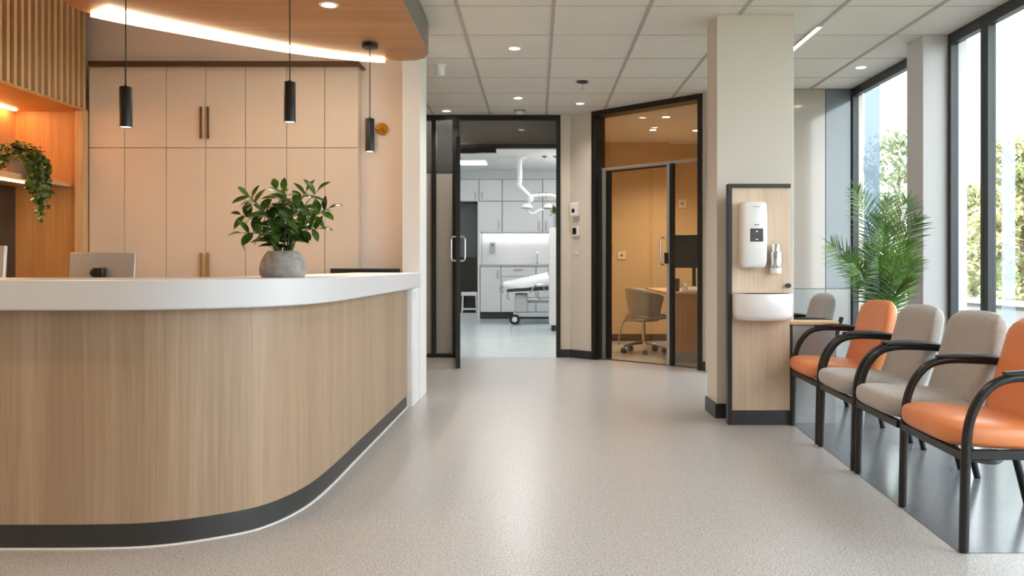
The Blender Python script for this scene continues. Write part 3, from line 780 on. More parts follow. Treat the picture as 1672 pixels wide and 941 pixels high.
# ------------------------------------------------------------------ waiting chairs (front faces local -x)
def superbox(mb, fn, nu=14, nv=8):
    pass
def cushion(x0, x1, hw, z0, z1, crown=.02, ex=5):
    """rounded upholstered pad, as a closed superellipsoid-like shell"""
    mb = MB(); rows = []
    N, Kk = 40, 14
    for j in range(Kk+1):
        v = -math.pi/2 + math.pi*j/Kk
        cv = abs(math.cos(v))**(2/5.0); sv = math.copysign(abs(math.sin(v))**(2/3.0), math.sin(v))
        r_ = []
        for i in range(N):
            a = 2*math.pi*i/N
            ca = math.copysign(abs(math.cos(a))**(2/ex), math.cos(a)); sa = math.copysign(abs(math.sin(a))**(2/ex), math.sin(a))
            x = (x0+x1)/2 + (x1-x0)/2*ca*cv; y = hw*sa*cv
            z = (z0+z1)/2 + (z1-z0)/2*sv
            r_.append((x, y, z))
        rows.append(r_)
    return mb, rows
def make_chair(lab, seatmat, near=True, group='waiting chairs along the windows'):
    t = thing('waiting_chair', lab, 'chair', (0,0,0), 0, group)
    # seat: thick rounded front, slopes down to the back
    mb, rows = cushion(-.318, .165, .265, .368, .484)
    rows = [[(x, y*(1-.10*max(0,(x+.05))/.2) , z + (.018*((-x-.0)/.3)) + .010*math.cos(y/.262*1.5)*(1 if z>.43 else 0)) for x,y,z in r] for r in rows]
    vs = mb.grid(rows, close=True); mb.build('seat', M[seatmat], t, sharp=80)
    # backrest: reclined padded panel with a domed top
    mb, rows = cushion(-.047, .047, .25, .44, .90)
    N = 44; rows = []
    for j in range(19):
        v = j/18
        z = .425 + .437*v
        hw = .246 + .018*math.sin(math.pi*min(1,v*.9+.1))
        if v > .82: hw *= .80+.20*math.sqrt(max(0, 1-((v-.82)/.18)**2.4))
        th = .048*(1-max(0,(v-.86)/.14)**2*.75)*(1-max(0,(.10-v)/.10)**2*.5)
        xc = .112+.125*v + .012*math.sin(v*math.pi)
        r_ = []
        for i in range(N):
            a = 2*math.pi*i/N
            ca = math.copysign(abs(math.cos(a))**.55, math.cos(a)); sa = math.copysign(abs(math.sin(a))**.4, math.sin(a))
            y = hw*sa
            zz = z + (.018*(1-(y/.26)**2) if v > .7 else 0)*max(0,(v-.7)/.3)
            r_.append((xc + th*ca + .022*(y/.25)**2*-1, y, zz))
        rows.append(r_)
    mb = MB(); vs = mb.grid(rows, close=True); mb.bm.faces.new(vs[0][::-1]); mb.bm.faces.new(vs[-1])
    mb.build('backrest', M[seatmat], t, sharp=80)
    rp = MB()
    for s in ((-1, 1) if near else (1,)):
        y = s*.296
        pts = [(-.262,y,.004),(-.258,y,.20),(-.252,y,.40),(-.240,y,.50),(-.205,y,.585),(-.145,y,.648),(-.06,y,.672),(.06,y,.672),(.17,y,.664),(.235,y,.655)]
        a = MB().tube(catmull(pts, 6), .0185, 12).build('arm_frame', M['frametube'], t)
        q = MB(); rr = []
        for i in range(9):
            u = i/8; x = -.11+.30*u; w_ = .018+.007*math.sin(math.pi*u); h = .008+.010*math.sin(math.pi*u)
            zc = .686 + .004*math.sin(math.pi*u) - .008*u
            rr.append([(x, y+w_*math.cos(6.283*k/12), zc+h*math.sin(6.283*k/12)) for k in range(12)])
        vs = q.grid(rr, close=True); q.bm.faces.new(vs[0][::-1]); q.bm.faces.new(vs[-1])
        q.build('arm_pad', M['black'], a, sharp=70)
        MB().lathe([(0,0),(.016,0),(.017,.012),(0,.014)], (-.262,y,0), 14).build('foot', M['blackgl'], a)
    for s in (-1, 1):
        y = s*.235
        leg = MB().tube(catmull([(.325,y,.004),(.285,y,.17),(.235,y,.36),(.225,y,.46),(.262,y,.62),(.285,y,.70)], 5), .017, 10).build('rear_leg', M['frametube'], t)
        MB().lathe([(0,0),(.016,0),(.017,.012),(0,.014)], (.325,y,0), 14).build('foot', M['blackgl'], leg)
    fr = MB()
    for s in (-1, 1): 
        ys = s*.245
        fr.box(-.255, .235, ys-.011, ys+.011, .345, .383)
    fr.box(-.270, -.244, -.290 if near else -.25, .29, .350, .384); fr.box(.20, .226, -.235, .235, .345, .38)
    fr.build('seat_frame', M['frametube'], t, bevel=.003)
    MB().tube(catmull([(-.23,-.24,.352),(-.10,-.20,.325),(.05,0,.315),(.10,.0,.33)],4), .012, 8).build('brace', M['frametube'], t)
    return t
chairs = []
for (x, y, mt, near, lab) in ((1.658+.262, 3.41, 'orange', True, 'orange vinyl armchair closest to the camera, cut by the photo edge'),
        (1.690+.262, 4.005, 'greyfab', False, 'grey fabric armchair beside the nearest orange armchair'),
        (1.722+.262, 4.655, 'greyfab', True, 'grey fabric armchair between the other grey one and the further orange one'),
        (1.755+.262, 5.308, 'orange', True, 'orange vinyl armchair further back in front of the palm'),):
    c = make_chair(lab, mt, near); c.location = (x, y, .002); c.rotation_euler.z = R(-3)
    chairs.append(c)
c = make_chair('grey fabric armchair in the corner behind the small oak side table', 'greyfab'); c.location = (2.12, 6.62, .002); c.rotation_euler.z = R(-3)

t = thing('side_table', 'small oak topped side table with grey panel base beside the column', 'side table', (1.95, 5.78, .002))
MB().prism([(-.17,-.085),(.17,-.085),(.155,.075),(-.17,.105)], .690, .712).build('table_top', M['oak_top'], t, bevel=.002)
MB().box(-.15, .15, -.07, .06, 0, .690).build('panel_base', M['panelgl_l'], t)

# palm
def palm():
    rnd = random.Random(21)
    t = thing('potted_palm', 'tall feathery green palm behind the further orange armchair by the window', 'potted plant', (2.63, 6.18, .002))
    MB().lathe([(0,0),(.12,0),(.165,.33),(.168,.345),(.155,.345),(.15,.30),(0,.30)], seg=32).build('pot', M['potgrey'], t)
    MB().lathe([(.152,.302),(0,.315)], seg=24).build('soil', M['soil'], t)
    st = MB()
    tips = [(-.22,-.05,1.66),(.14,-.10,1.58),(.06,.05,1.60),(-.40,-.05,1.25),(-.30,-.22,1.12),(.00,.10,1.46),(.16,-.20,1.44),(-.06,-.18,1.38),(.06,-.26,1.26),(.14,-.16,1.14),(-.14,-.26,1.14),(-.05,.12,1.24),(.10,.10,1.18),(-.22,.12,1.18),(.04,-.28,1.0),(-.16,-.15,.98),(.15,.05,1.04)]
    for (x, y, z) in tips:
        b = Vector((x*.12, y*.12, .31)); e = Vector((x, y, z)); L = (e-b).length
        pts = catmull([b, Vector((x*.18, y*.18, .31+(z-.31)*.45)), Vector((x*.52, y*.52, .31+(z-.31)*.80)), e], 9)
        st.tube(pts[:14], [.009-.0003*i for i in range(14)], 6)
        fr = MB(); fr.tube(pts[12:], [.005-.004*i/(len(pts)-13) for i in range(len(pts)-12)], 5)
        n = len(pts)
        up = Vector((0,-.3,1))
        for i in range(24):
            u = .42+.58*i/23; k = min(n-2, int(u*(n-1))); f_ = u*(n-1)-k
            p = pts[k].lerp(pts[k+1], f_); d = (pts[k+1]-pts[k]).normalized()
            side = d.cross(Vector((.25,-1,.15))).normalized()
            ll = (.09+.13*math.sin(math.pi*min(1,(u-.36)/.64*.9+.08)))
            for s in (-1, 1):
                dd = side*s*(1.0-.55*(u-.4)) + d*(.55+.5*(u-.4)) + Vector((rnd.gauss(0,.06),rnd.gauss(0,.10)-.12,rnd.gauss(0,.05)))
                fr.blade(p, dd, Vector((0,-1,.2)), ll*rnd.uniform(.9,1.1), .0125, .14, 4)
        fr.blade(pts[-1], (pts[-1]-pts[-2]), Vector((0,-1,0)), .12, .014, .1, 3)
        fr.build('frond', M['leaf_palm'], t)
    st.build('stems', M['stem'], t)
palm()

# ------------------------------------------------------------------ ceiling fittings
first = None
def downlight(x, y, z, lab, power, col=(1,.93,.84), grp='recessed ceiling downlights', ang_=130, r=.052):
    t = thing('downlight', lab, 'downlight', (x, y, z), 0, grp)
    MB().lathe([(r*.82,.001),(r*.84,-.004),(r*1.12,-.005),(r*1.18,0),(r*.82,.001)], seg=28).build('trim_ring', M['whitepl'], t)
    MB().lathe([(r*.83,-.002),(0,-.002)], seg=28).build('lens', M['down_led'], t)
    l = bpy.data.lights.new('downlight_beam', 'SPOT'); l.energy = power; l.color = col; l.spot_size = R(ang_); l.spot_blend = .8; l.shadow_soft_size = .05
    o = bpy.data.objects.new('downlight_beam', l); COL.objects.link(o); o.location = (x, y, z-.012)
    return t
WARM = (1,.93,.84)
downlight(-.18, 6.82, CZ, 'recessed downlight in the lobby ceiling, the one largest in view', 55)
downlight(-.193, 8.83, CZ, 'recessed downlight in the ceiling before the treatment room doors', 50)
downlight(-1.05, 9.56, CZ, 'recessed downlight close above the frosted side panels', 30)
downlight(.494, 9.13, CZ, 'recessed downlight above the wall with white controls', 24)
downlight(2.98, 7.47, CZ, 'recessed downlight above the palm by the window', 22)
downlight(-1.258, 4.95, 2.69, 'recessed downlight set in the oak canopy', 45)
downlight(1.59, 9.95, CZ, 'downlight inside the consulting room closer to its glass screen', 85, (1,.80,.56))
downlight(1.565, 10.9, CZ, 'downlight inside the consulting room closer to its back wall', 85, (1,.80,.56))
downlight(2.15, 10.94, CZ, 'downlight inside the consulting room beside the black post', 85, (1,.80,.56))
for (x, y) in ((.5,4.6),(.5,2.6),(.5,.6),(-2.6,2.3),(-2.6,.4)):  # added downlights out of view even the light; the warm ones tint the left
    downlight(x, y, CZ, 'added unseen downlight in the lobby ceiling above and behind the camera', 85 if x < 0 else 45, (1,.64,.34) if x < 0 else WARM, 'added downlights out of view')

t = thing('ceiling_strip_light', 'slim glowing linear light set in the ceiling grid by the windows', 'ceiling light', (2.15, 6.6, CZ-.006))
MB().box(-.022, .022, -.43, .43, -.008, 0).build('housing', M['whitepl'], t)
MB().box(-.014, .014, -.42, .42, -.011, -.008).build('diffuser', M['line_led'], t)
t = thing('ceiling_camera', 'white cylinder sensor hanging from the ceiling near the canopy tip', 'sensor', (-.87, 7.38, CZ))
MB().lathe([(0,0),(.052,0),(.052,-.02),(0,-.02)], seg=24).build('mount', M['whitepl'], t)
MB().lathe([(0,-.02),(.042,-.02),(.043,-.085),(.036,-.1),(0,-.102)], seg=24).build('body', M['whitepl'], t)
t = thing('ceiling_sprinkler', 'dark ceiling sprinkler head with small stem', 'sprinkler', (.46, 8.04, CZ))
MB().lathe([(0,0),(.058,0),(.055,-.012),(.03,-.02),(0,-.02)], seg=24).build('escutcheon', M['black'], t)
MB().cyl((0,0,-.02), (0,0,-.075), .006, seg=10).build('stem', M['chrome'], t)
MB().lathe([(0,-.075),(.022,-.075),(.022,-.079),(0,-.079)], seg=16).build('deflector', M['chrome'], t)
t = thing('smoke_detector', 'white square smoke detector on the ceiling above the treatment doors', 'smoke detector', (-.19, 9.52, CZ))
MB().box(-.065, .065, -.065, .065, -.014, 0).build('base_plate', M['greypl'], t, bevel=.004)
MB().box(-.045, .045, -.045, .045, -.042, -.014).build('head', M['whitepl'], t, bevel=.010)

# controls on the angled wall (face local -y)
def wallthing(name, lab, cat, s, z):
    ca, sa = math.cos(AR), math.sin(AR)
    return thing(name, lab, cat, (AO[0]+ca*s, AO[1]+sa*s, z), AR)
t = wallthing('sanitiser_dispenser', 'small white rounded dispenser highest on the wall beside the consulting room', 'dispenser', .105, 1.695)
MB().box(-.055, .055, -.07, -.001, 0, .165).build('body', M['whitepl'], t, bevel=.018, bseg=4)
MB().box(-.022, .022, -.073, -.069, .045, .092).build('sensor_window', M['blackgl'], t, bevel=.003)
t = wallthing('access_reader', 'white card reader with black window below the small dispenser', 'card reader', .100, 1.46)
MB().box(-.045, .052, -.035, -.001, 0, .115).build('body', M['whitepl'], t, bevel=.006)
MB().box(-.034, .026, -.038, -.034, .022, .100).build('window', M['blackgl'], t, bevel=.002)
t = wallthing('light_switch', 'small white switch plate lowest on the wall beside the consulting room', 'switch', .115, 1.235)
MB().box(-.035, .035, -.008, -.001, 0, .055).build('plate', M['wall_white'], t, bevel=.002)
MB().box(-.014, .014, -.012, -.008, .012, .043).build('rocker', M['wall_white'], t)

# ------------------------------------------------------------------ consulting room
t = thing('wall_outlet', 'square wall plate on the ochre wall behind the office chair', 'wall plate', (1.263, 12.0, 1.20))
MB().box(-.06, .06, -.012, -.001, 0, .12).build('plate', M['wall'], t, bevel=.004)
MB().tube([(0,-.012,.06),(0,-.018,.06)], .016, 14).build('socket', M['black'], t)
t = thing('wall_thermostat', 'square thermostat high on the ochre wall above the desk monitor', 'thermostat', (2.19, 12.2, 1.97))
MB().box(-.06, .06, -.02, -.001, 0, .13).build('body', M['wall'], t, bevel=.01)
MB().box(-.025, .025, -.024, -.02, .045, .09).build('display', M['greypl'], t)
t = thing('office_desk', 'oak office desk with panel end behind the consulting room glass', 'desk', (2.0, 10.2, 0))
MB().box(1.50, 2.55, 9.28, 11.2, .775, .805).build('desk_top', M['oak_top'], t, world=True, bevel=.003)
MB().box(1.54, 2.5, 9.32, 9.36, .10, .775).build('end_panel', M['oak_niche'], t, world=True)
MB().box(1.55, 2.5, 9.335, 9.36, 0, .10).build('plinth', M['alu'], t, world=True)
MB().box(1.9, 2.5, 11.12, 11.16, 0, .775).build('end_panel', M['oak_niche'], t, world=True)
monitor('desk_monitor', 'black monitor on the office desk in the consulting room', 1.90, 9.80, R(-8), .805, 1.48, .46, .40, 'black', R(4))
t = thing('pen_holder', 'dark tumbler on the office desk below the black monitor', 'tumbler', (1.66, 9.60, .805))
MB().lathe([(0,0),(.032,0),(.036,.15),(.032,.15),(.028,.01),(0,.01)], seg=20).build('cup', M['darktile'], t)
MB().tube([(.038,0,.11),(.055,0,.09),(.055,0,.05),(.036,0,.035)], .005, 8).build('cup_handle', M['silver'], t)
t = thing('desk_telephone', 'white corded phone on the office desk beside the dark tumbler', 'telephone', (1.80, 9.48, .805))
MB().hexa([(-.09,-.07,0),(.09,-.07,0),(.09,.07,0),(-.09,.07,0),(-.09,-.07,.02),(.09,-.07,.02),(.09,.07,.06),(-.09,.07,.06)]).build('base', M['whitepl'], t, bevel=.006)
MB().tube(catmull([(-.06,-.07,.05),(-.06,-.02,.075),(-.06,.04,.085),(-.06,.08,.075)],4), .016, 10).build('handset', M['whitepl'], t)

def office_chair():
    t = thing('office_chair', 'taupe bucket office chair on castors behind the consulting room glass', 'office chair', (1.37, 10.35, 0), R(32))
    # bucket shell, open towards +x local
    rows = []
    for j in range(9):
        v = j/8; z = .43+.40*v
        r_ = []
        for i in range(21):
            a = R(60+240*i/20)            # open front around 0 degrees
            depth = abs(math.cos((a-math.pi)/2*1.0))
            rad = .19+.06*v
            top = z if v < .4 else .43+.40*(.4+(v-.4)*(.30+.70*max(0,math.cos((a-math.pi)*.62))))
            r_.append((rad*math.cos(a)*1.0+.02, rad*1.06*math.sin(a), top))
        rows.append(r_)
    s_ = MB(); s_.grid(rows); o = s_.build('shell', M['taupe'], t, sharp=80)
    so_ = o.modifiers.new('thick', 'SOLIDIFY'); so_.thickness = .035; so_.offset = -1
    mb, rw = cushion(-.17, .25, .22, .42, .50); mb.grid(rw, close=True); mb.build('seat', M['taupe'], t, sharp=80)
    mb, rw = cushion(-.20, .12, .20, .40, .45); mb.grid(rw, close=True); mb.build('seat_base', M['taupe'], t, sharp=80)
    MB().cyl((0,0,.12), (0,0,.41), .024, seg=14).build('gas_lift', M['chrome'], t)
    for k in range(5):
        a = R(18+72*k)
        g = MB().tube([(0,0,.135),(.15*math.cos(a),.15*math.sin(a),.115),(.27*math.cos(a),.27*math.sin(a),.085)], [.022,.018,.013], 8).build('base_arm', M['chrome'], t)
        c_ = MB(); cx_, cy_ = .27*math.cos(a), .27*math.sin(a)
        for s in (-1, 1):
            c_.tube([(cx_-.014*s*math.sin(a)-.010*s*math.sin(a), cy_+.024*s*math.cos(a), .036),(cx_-.006*s*math.sin(a), cy_+.006*s*math.cos(a), .036)], .036, 14)
        c_.build('castor', M['black'], g)
    b = MB().tube(catmull([(-.12,.12,.41),(-.2,.17,.38),(-.24,.19,.20),(-.25,.195,.10)],5), .011, 8); b.build('chrome_stay', M['chrome'], t)
office_chair()

# ------------------------------------------------------------------ treatment room
YT = 17.0
def tx(px): return (px-875)/1330*YT
def tz(py): return 1.1+(435-py)/1330*YT
def handle(mb, x, z0, z1): mb.box(x-.012, x+.012, YT-.05, YT-.035, z0, z1); mb.box(x-.008, x+.008, YT-.035, YT-.018, z0, z0+.02); mb.box(x-.008, x+.008, YT-.035, YT-.018, z1-.02, z1)
def wallcab(x0, x1, z0, z1, lab, hside, y1=17.58):
    t = thing('wall_cabinet', lab, 'cabinet', ((x0+x1)/2, 17.3, z0), 0, 'white wall cupboards of the treatment room')
    MB().box(x0+.002, x1-.002, YT+.004, y1, z0+.002, z1-.002).build('carcass', M['medgrey'], t, world=True)
    d = MB().box(x0+.010, x1-.010, YT-.018, YT+.004, z0+.010, z1-.010).build('door', M['medwhite'], t, world=True, bevel=.003)
    h = MB(); x = x0+.07 if hside < 0 else x1-.07
    handle(h, x, z0+.05, z0+.05+min(.22,(z1-z0)*.3)); h.build('handle', M['alu'], d)
zs0, zs1, zs2 = tz(380), tz(329), tz(293)
wallcab(tx(748), tx(782), zs1, zs2, 'small white cupboard above the dark alcove in the treatment room', 1)
wallcab(tx(782), tx(820), zs1, zs2, 'small upper white cupboard beside the alcove one in the treatment room', -1)
wallcab(tx(820), tx(886), zs1, zs2, 'wide upper white cupboard behind the surgical lamp', 1)
wallcab(tx(886), tx(930), zs1, zs2, 'upper white cupboard behind the lamp arm at the door frame side', -1)
wallcab(tx(782), tx(820), zs0, zs1, 'white wall cupboard over the lit counter beside the alcove', 1)
wallcab(tx(820), tx(886), zs0, zs1, 'wide white wall cupboard over the lit counter', 1)
wallcab(tx(886), tx(930), zs0, zs1, 'white wall cupboard over the lit counter behind the green vase', -1)
t = thing('dark_alcove', 'tall dark grey equipment alcove beside the white cupboards', 'alcove', (tx(767), 17.3, 0))
MB().box(tx(748), tx(780), 17.30, 17.55, .12, zs1-.03).build('back_panel', plain('alcove_grey', srgb(96,98,100), .6), t, world=True)
MB().box(tx(748), tx(780), 17.0, 17.55, 0, .12).build('plinth', M['medgrey'], t, world=True)
MB().box(tx(780), tx(783.5), 16.98, 17.58, 0, zs1-.002).build('side_panel', M['medwhite'], t, world=True)
MB().box(tx(748), tx(780), 17.27, 17.30, .14, tz(420)).build('black_panel', M['blackgl'], t, world=True)
t = thing('step_stool', 'small white framed stool in the dark alcove', 'stool', (tx(766), 17.12, .122))
MB().box(-.17, .17, -.1, .1, .36, .44).build('seat', M['medwhite'], t, bevel=.01)
for x in (-.14, .14):
    for y in (-.07, .07): MB().cyl((x*1.1,y,0),(x,y,.37), .017, seg=10).build('leg', M['medwhite'], t)
MB().box(-.15,.15,-.015,.015,.06,.10).build('foot_rail', M['medwhite'], t)
# base run
zc = tz(430)
def basecab(x0, x1, lab, drawer):
    t = thing('base_cabinet', lab, 'cabinet', ((x0+x1)/2, 17.3, 0), 0, 'white base cupboards of the treatment room')
    MB().box(x0+.002, x1-.002, YT+.004, 17.58, .14, zc-.06).build('carcass', M['medgrey'], t, world=True)
    MB().box(x0+.002, x1-.002, YT+.03, 17.58, 0, .14).build('plinth', M['base'], t, world=True)
    ztop = zc-.07
    if drawer:
        d = MB().box(x0+.010, x1-.010, YT-.018, YT+.004, ztop-.20, ztop).build('drawer', M['medwhite'], t, world=True, bevel=.003)
        h = MB(); xm = (x0+x1)/2; h.box(xm-.10, xm+.10, YT-.05, YT-.035, ztop-.07, ztop-.05); h.build('handle', M['alu'], d)
        ztop -= .21
    d = MB().box(x0+.010, x1-.010, YT-.018, YT+.004, .15, ztop).build('door', M['medwhite'], t, world=True, bevel=.003)
    h = MB(); handle(h, x1-.06, ztop-.25, ztop-.07); h.build('handle', M['alu'], d)
basecab(tx(784), tx(818), 'white base cupboard beside the dark alcove', False)
basecab(tx(818), tx(875), 'white base cupboard with drawer behind the stretcher head', True)
basecab(tx(875), tx(930), 'white base cupboard with drawer behind the stretcher middle', True)
t = thing('clinic_worktop', 'thin pale worktop along the lit treatment room counter', 'worktop', (tx(850), 17.3, zc-.058))
MB().box(tx(784), tx(930), YT-.04, 17.58, zc-.058, zc-.02).build('slab', M['medgrey'], t, world=True)
struct(MB().box(tx(784), tx(930), 17.585, 17.599, zc-.02, zs0).build('trim_7', M['wall_white']))
t = thing('counter_strip_light', 'bright strip light under the white wall cupboards', 'strip light', (tx(850), 17.25, zs0-.03))
MB().box(tx(785), tx(928), 17.42, 17.54, zs0-.012, zs0).build('housing', M['whitepl'], t, world=True)
MB().box(tx(786), tx(927), 17.43, 17.53, zs0-.02, zs0-.012).build('diffuser', M['strip_led'], t, world=True)
t = thing('counter_tap', 'chrome tap on the treatment room worktop', 'tap', (tx(877), 17.42, zc-.02))
MB().tube(catmull([(0,0,0),(0,0,.20),(0,-.06,.26),(0,-.12,.22)],6), .014, 10).build('spout', M['chrome'], t)
MB().lathe([(0,0),(.03,0),(.03,.03),(0,.03)], seg=14).build('base', M['chrome'], t)
t = thing('soap_dispenser', 'pale soap dispenser on the lit splashback', 'soap dispenser', (tx(802), 17.56, 1.38))
MB().box(-.06,.06,-.08,.0,0,.24).build('body', M['medgrey'], t, bevel=.015); MB().box(-.015,.015,-.085,-.08,.16,.19).build('window', M['black'], t)

# tall side unit with vase
t = thing('tall_unit', 'tall white unit standing inside the treatment room doorway', 'cabinet', (.55, 14.1, 0))
MB().box(.235, .95, 13.8, 14.4, .10, 1.755).build('carcass', M['medwhite'], t, world=True, bevel=.004)
MB().box(.27, .95, 13.83, 14.38, 0, .10).build('plinth', M['base'], t, world=True)
MB().box(.225, .235, 13.83, 14.38, .12, 1.73).build('door', M['medwhite'], t, world=True)
MB().box(.205, .222, 13.88, 13.90, .95, 1.15).build('handle', M['alu'], t, world=True)
t = thing('green_vase', 'bright green plant in slim clear vase on the tall white unit', 'vase', (.335, 14.0, 1.755))
MB().lathe([(0,0),(.045,0),(.05,.1),(.05,.22),(.046,.22),(.042,.01),(0,.01)], seg=18).build('vase', M['glass'], t)
g = MB(); rnd = random.Random(3)
for k in range(70):
    a = rnd.uniform(0,6.28); g.leaf((.05*math.cos(a)*rnd.random(), .05*math.sin(a)*rnd.random(), .22+rnd.uniform(0,.12)), (math.cos(a),math.sin(a),rnd.uniform(.1,1.4)), (0,0,1), .09, .05, .3, 3)
g.build('foliage', leafmat('bright_leaf', srgb(96,130,40), srgb(150,180,66)), t)
g = MB()
for k in range(5): g.cyl((.02*math.cos(k*1.25),.02*math.sin(k*1.25),.012),(.03*math.cos(k*1.25),.03*math.sin(k*1.25),.25),.004,seg=6)
g.build('stems', M['stem'], t)

# stretcher
t = thing('hospital_stretcher', 'wheeled hospital stretcher with white mattress in the treatment room', 'stretcher', (.3, 15.6, 0))
m_ = MB(); xa, xb = -.61, 1.35; ya, yb = 15.3, 15.95
rows = []
for i in range(13):
    u = i/12; x = xa+(xb-xa)*u; zt = .80+.20*min(1,u*2.1)**1.1; zb = zt-.20*(.35+.65*min(1,u*5)) if u < .2 else zt-.20
    rows.append([(x,ya,zb),(x,ya-.01,(zb+zt)/2),(x,ya+.03,zt-.01),(x,(ya+yb)/2,zt+.012),(x,yb-.03,zt-.01),(x,yb+.01,(zb+zt)/2),(x,yb,zb)])
vs = m_.grid(rows, close=True); m_.bm.faces.new(vs[0][::-1]); m_.bm.faces.new(vs[-1])
m_.build('mattress', M['whitepl'], t, world=True, sharp=70)
d = MB(); d.hexa([(-.55,15.28,.615),(1.33,15.28,.70),(1.33,15.97,.70),(-.55,15.97,.615),(-.55,15.28,.655),(1.33,15.28,.795),(1.33,15.97,.795),(-.55,15.97,.655)])
d.build('deck', M['base'], t, world=True)
MB().tube([(-.63,15.27,.60),(-.66,15.27,.68),(-.63,15.27,.74)], .03, 8).build('bumper', M['greypl'], t, world=True)
u_ = MB(); u_.box(-.42, 1.2, 15.4, 15.85, .14, .22); u_.box(-.40,-.16,15.42,15.83,.22,.58); u_.box(.85,1.1,15.42,15.83,.22,.62); u_.box(-.16,.85,15.5,15.75,.40,.46)
u_.build('chassis', M['medgrey'], t, world=True, bevel=.02)
MB().box(-.15, .6, 15.38, 15.80, .46, .50).build('tray', M['medwhite'], t, world=True)
r_ = MB(); r_.tube(catmull([(-.1,15.26,.60),(-.02,15.26,.73),(.12,15.26,.76),(.6,15.26,.76),(.74,15.26,.73),(.8,15.26,.60)],5), .014, 8)
r_.build('side_rail', M['chrome'], t, world=True)
for x in (.15,.32,.49): MB().cyl((x,15.26,.60),(x,15.26,.76), .009, seg=8).build('rail_post', M['chrome'], t, world=True)
for (x, y) in ((-.40,15.33),(-.40,15.92),(1.0,15.33),(1.0,15.92)):
    w_ = MB().tube([(x,y-.03,.10),(x,y+.03,.10)], .098, 22).build('castor', M['black'], t, world=True, bevel=.012)
    MB().tube([(x,y-.035,.10),(x,y+.035,.10)], .05, 16).build('hub', M['medwhite'], w_)
    MB().box(x-.02, x+.02, y-.045, y+.045, .195, .235).build('fork', M['medgrey'], w_)
for x in (-.52, .05): MB().tube([(x,15.27,.62),(x-.02,15.25,.52),(x+.03,15.25,.48)], .016, 8).build('lever', M['greypl'], t, world=True)

# surgical lamp
t = thing('surgical_lamp', 'white ceiling mounted surgical lamp with jointed arm and two heads', 'surgical lamp', (-.31, 15.1, 3.12))
MB().lathe([(0,0),(.13,0),(.13,-.03),(.07,-.05),(.06,-.12),(0,-.12)], seg=24).build('ceiling_mount', M['whitepl'], t)
MB().tube(catmull([(0,0,-.10),(.01,0,-.30),(.0,0,-.50)],4), [.05]*9, 12).build('column', M['whitepl'], t)
a1 = MB().tube([(-.03,0,-.47),(.02,0,-.55),(.20,0,-.72)], [.05,.045,.035], 10).build('upper_arm', M['whitepl'], t)
MB().lathe([(0,.05),(.05,.05),(.06,0),(.05,-.06),(0,-.06)], (.21,0,-.76), 16).build('joint', M['whitepl'], t)
MB().tube(catmull([(.21,0,-.72),(.45,0,-.70),(.66,0,-.72),(.74,0,-.82),(.74,0,-.95)],5), .028, 10).build('spring_arm', M['whitepl'], t)
MB().tube(catmull([(.21,0,-.80),(.15,0,-.95),(.25,0,-1.05),(.40,0,-.97),(.62,0,-.98)],5), .022, 10).build('lower_arm', M['whitepl'], t)
for (x, z, r) in ((.14,-.92,.12),(.54,-.92,.10)):
    h = MB().lathe([(0,.06),(r*.5,.055),(r,.0),(r*.96,-.02),(0,-.02)], (x,0,z), 24).build('lamp_head', M['whitepl'], t)
    MB().lathe([(0,-.026),(r*.8,-.026),(r*.8,-.02)], (x,0,z), 20).build('lens', M['greypl'], h)
t = thing('ceiling_light', 'flat rectangular light panel in the treatment room ceiling', 'ceiling light', (-1.2, 15.8, 3.12))
MB().box(-.30, .26, -.35, .35, -.012, 0).build('frame', M['whitepl'], t)
MB().box(-.28, .24, -.33, .33, -.016, -.012).build('diffuser', M['cool_led'], t)
for x in (.16, .36):
    t = thing('ceiling_speaker', 'small dark ceiling fitting beside the surgical lamp mount, %s' % ('nearer the lamp' if x < .2 else 'nearer the door frame'), 'ceiling fitting', (x, 14.9, 3.12))
    MB().lathe([(0,0),(.06,0),(.05,-.02),(0,-.02)], seg=20).build('ring', M['greypl'], t); MB().lathe([(0,-.02),(.03,-.02),(.02,-.035),(0,-.035)], seg=16).build('core', M['base'], t)

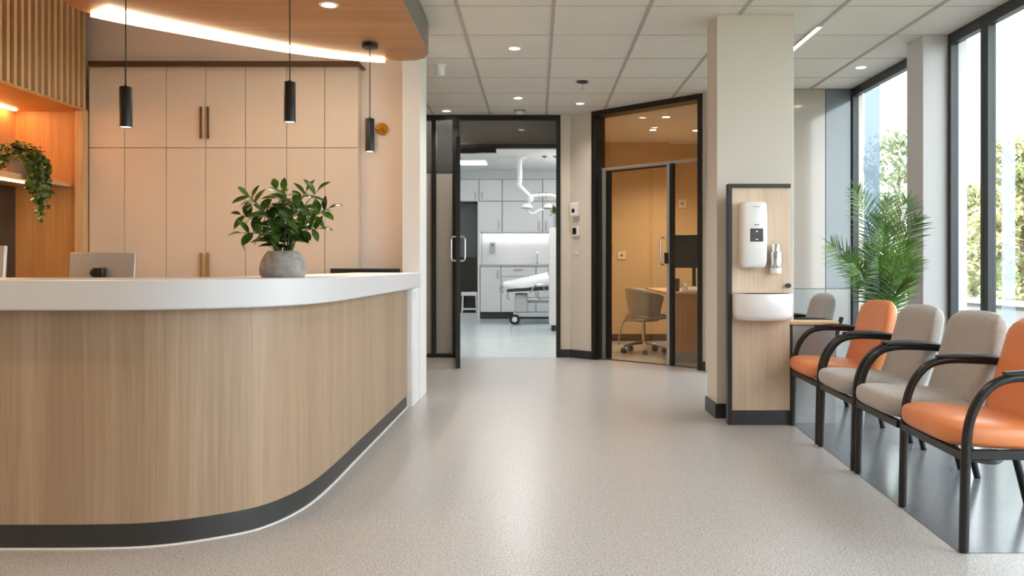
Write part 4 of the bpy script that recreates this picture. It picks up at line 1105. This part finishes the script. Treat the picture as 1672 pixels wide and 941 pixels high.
struct(MB().box(tx(748), 2.19, 17.02, 17.59, zs2+.004, 3.118).build('trim_8', M['wall_cool']))
for (x, y, z, e) in ((-.6, 10.3, 2.6, 20), (1.5, 15.0, 2.5, 20)):  # added unseen area lights facing up, no fitting, to brighten the ceiling
    l = bpy.data.lights.new('treatment_fill_up', 'AREA'); l.shape = 'RECTANGLE'; l.size = 1.2; l.size_y = .15; l.energy = e; l.color = (.97,.985,1)
    o = bpy.data.objects.new('treatment_fill_up', l); COL.objects.link(o); o.location = (x, y, z); o.rotation_euler = (R(180), 0, 0)
# added area lights without fittings that brighten the treatment room
for (x, y, e) in ((-1.3, 11.0, 30), (-.3, 12.8, 32), (.9, 14.8, 22)):
    l = bpy.data.lights.new('treatment_fill', 'AREA'); l.shape = 'RECTANGLE'; l.size = .6; l.size_y = .6; l.energy = e; l.color = (.98,.985,1)
    o = bpy.data.objects.new('treatment_fill', l); COL.objects.link(o); o.location = (x, y, 3.10)

# ------------------------------------------------------------------ sky, sun, camera
wd = bpy.data.worlds.new('sky'); SC.world = wd; wd.use_nodes = True
bg = wd.node_tree.nodes['Background']; bg.inputs['Color'].default_value = (.88,.95,1,1); bg.inputs['Strength'].default_value = 5.4
s = bpy.data.lights.new('sun', 'SUN'); s.energy = 9; s.angle = R(3); s.color = (1,.93,.80)
so_ = bpy.data.objects.new('sun', s); COL.objects.link(so_)
so_.rotation_euler = Vector((.75, .35, -.75)).to_track_quat('-Z', 'Y').to_euler()

cam = bpy.data.cameras.new('camera'); co = bpy.data.objects.new('camera', cam); COL.objects.link(co)
co.location = (0,0,1.1); co.rotation_euler = (R(90),0,0)
cam.sensor_width = 36; cam.lens = 36*1330/1672
cam.shift_x = -39/1672; cam.shift_y = -35.5/1672
cam.clip_end = 200
SC.camera = co
SC.view_settings.view_transform = 'Standard'; SC.view_settings.look = 'None'
SC.view_settings.gamma = 1; SC.view_settings.use_curve_mapping = False
SC.view_settings.exposure = 0.42
SC.cycles.use_denoising = True
SC.cycles.max_bounces = 10; SC.cycles.diffuse_bounces = 5; SC.cycles.transparent_max_bounces = 24
SC.cycles.sample_clamp_indirect = 8; SC.cycles.caustics_reflective = False; SC.cycles.caustics_refractive = False
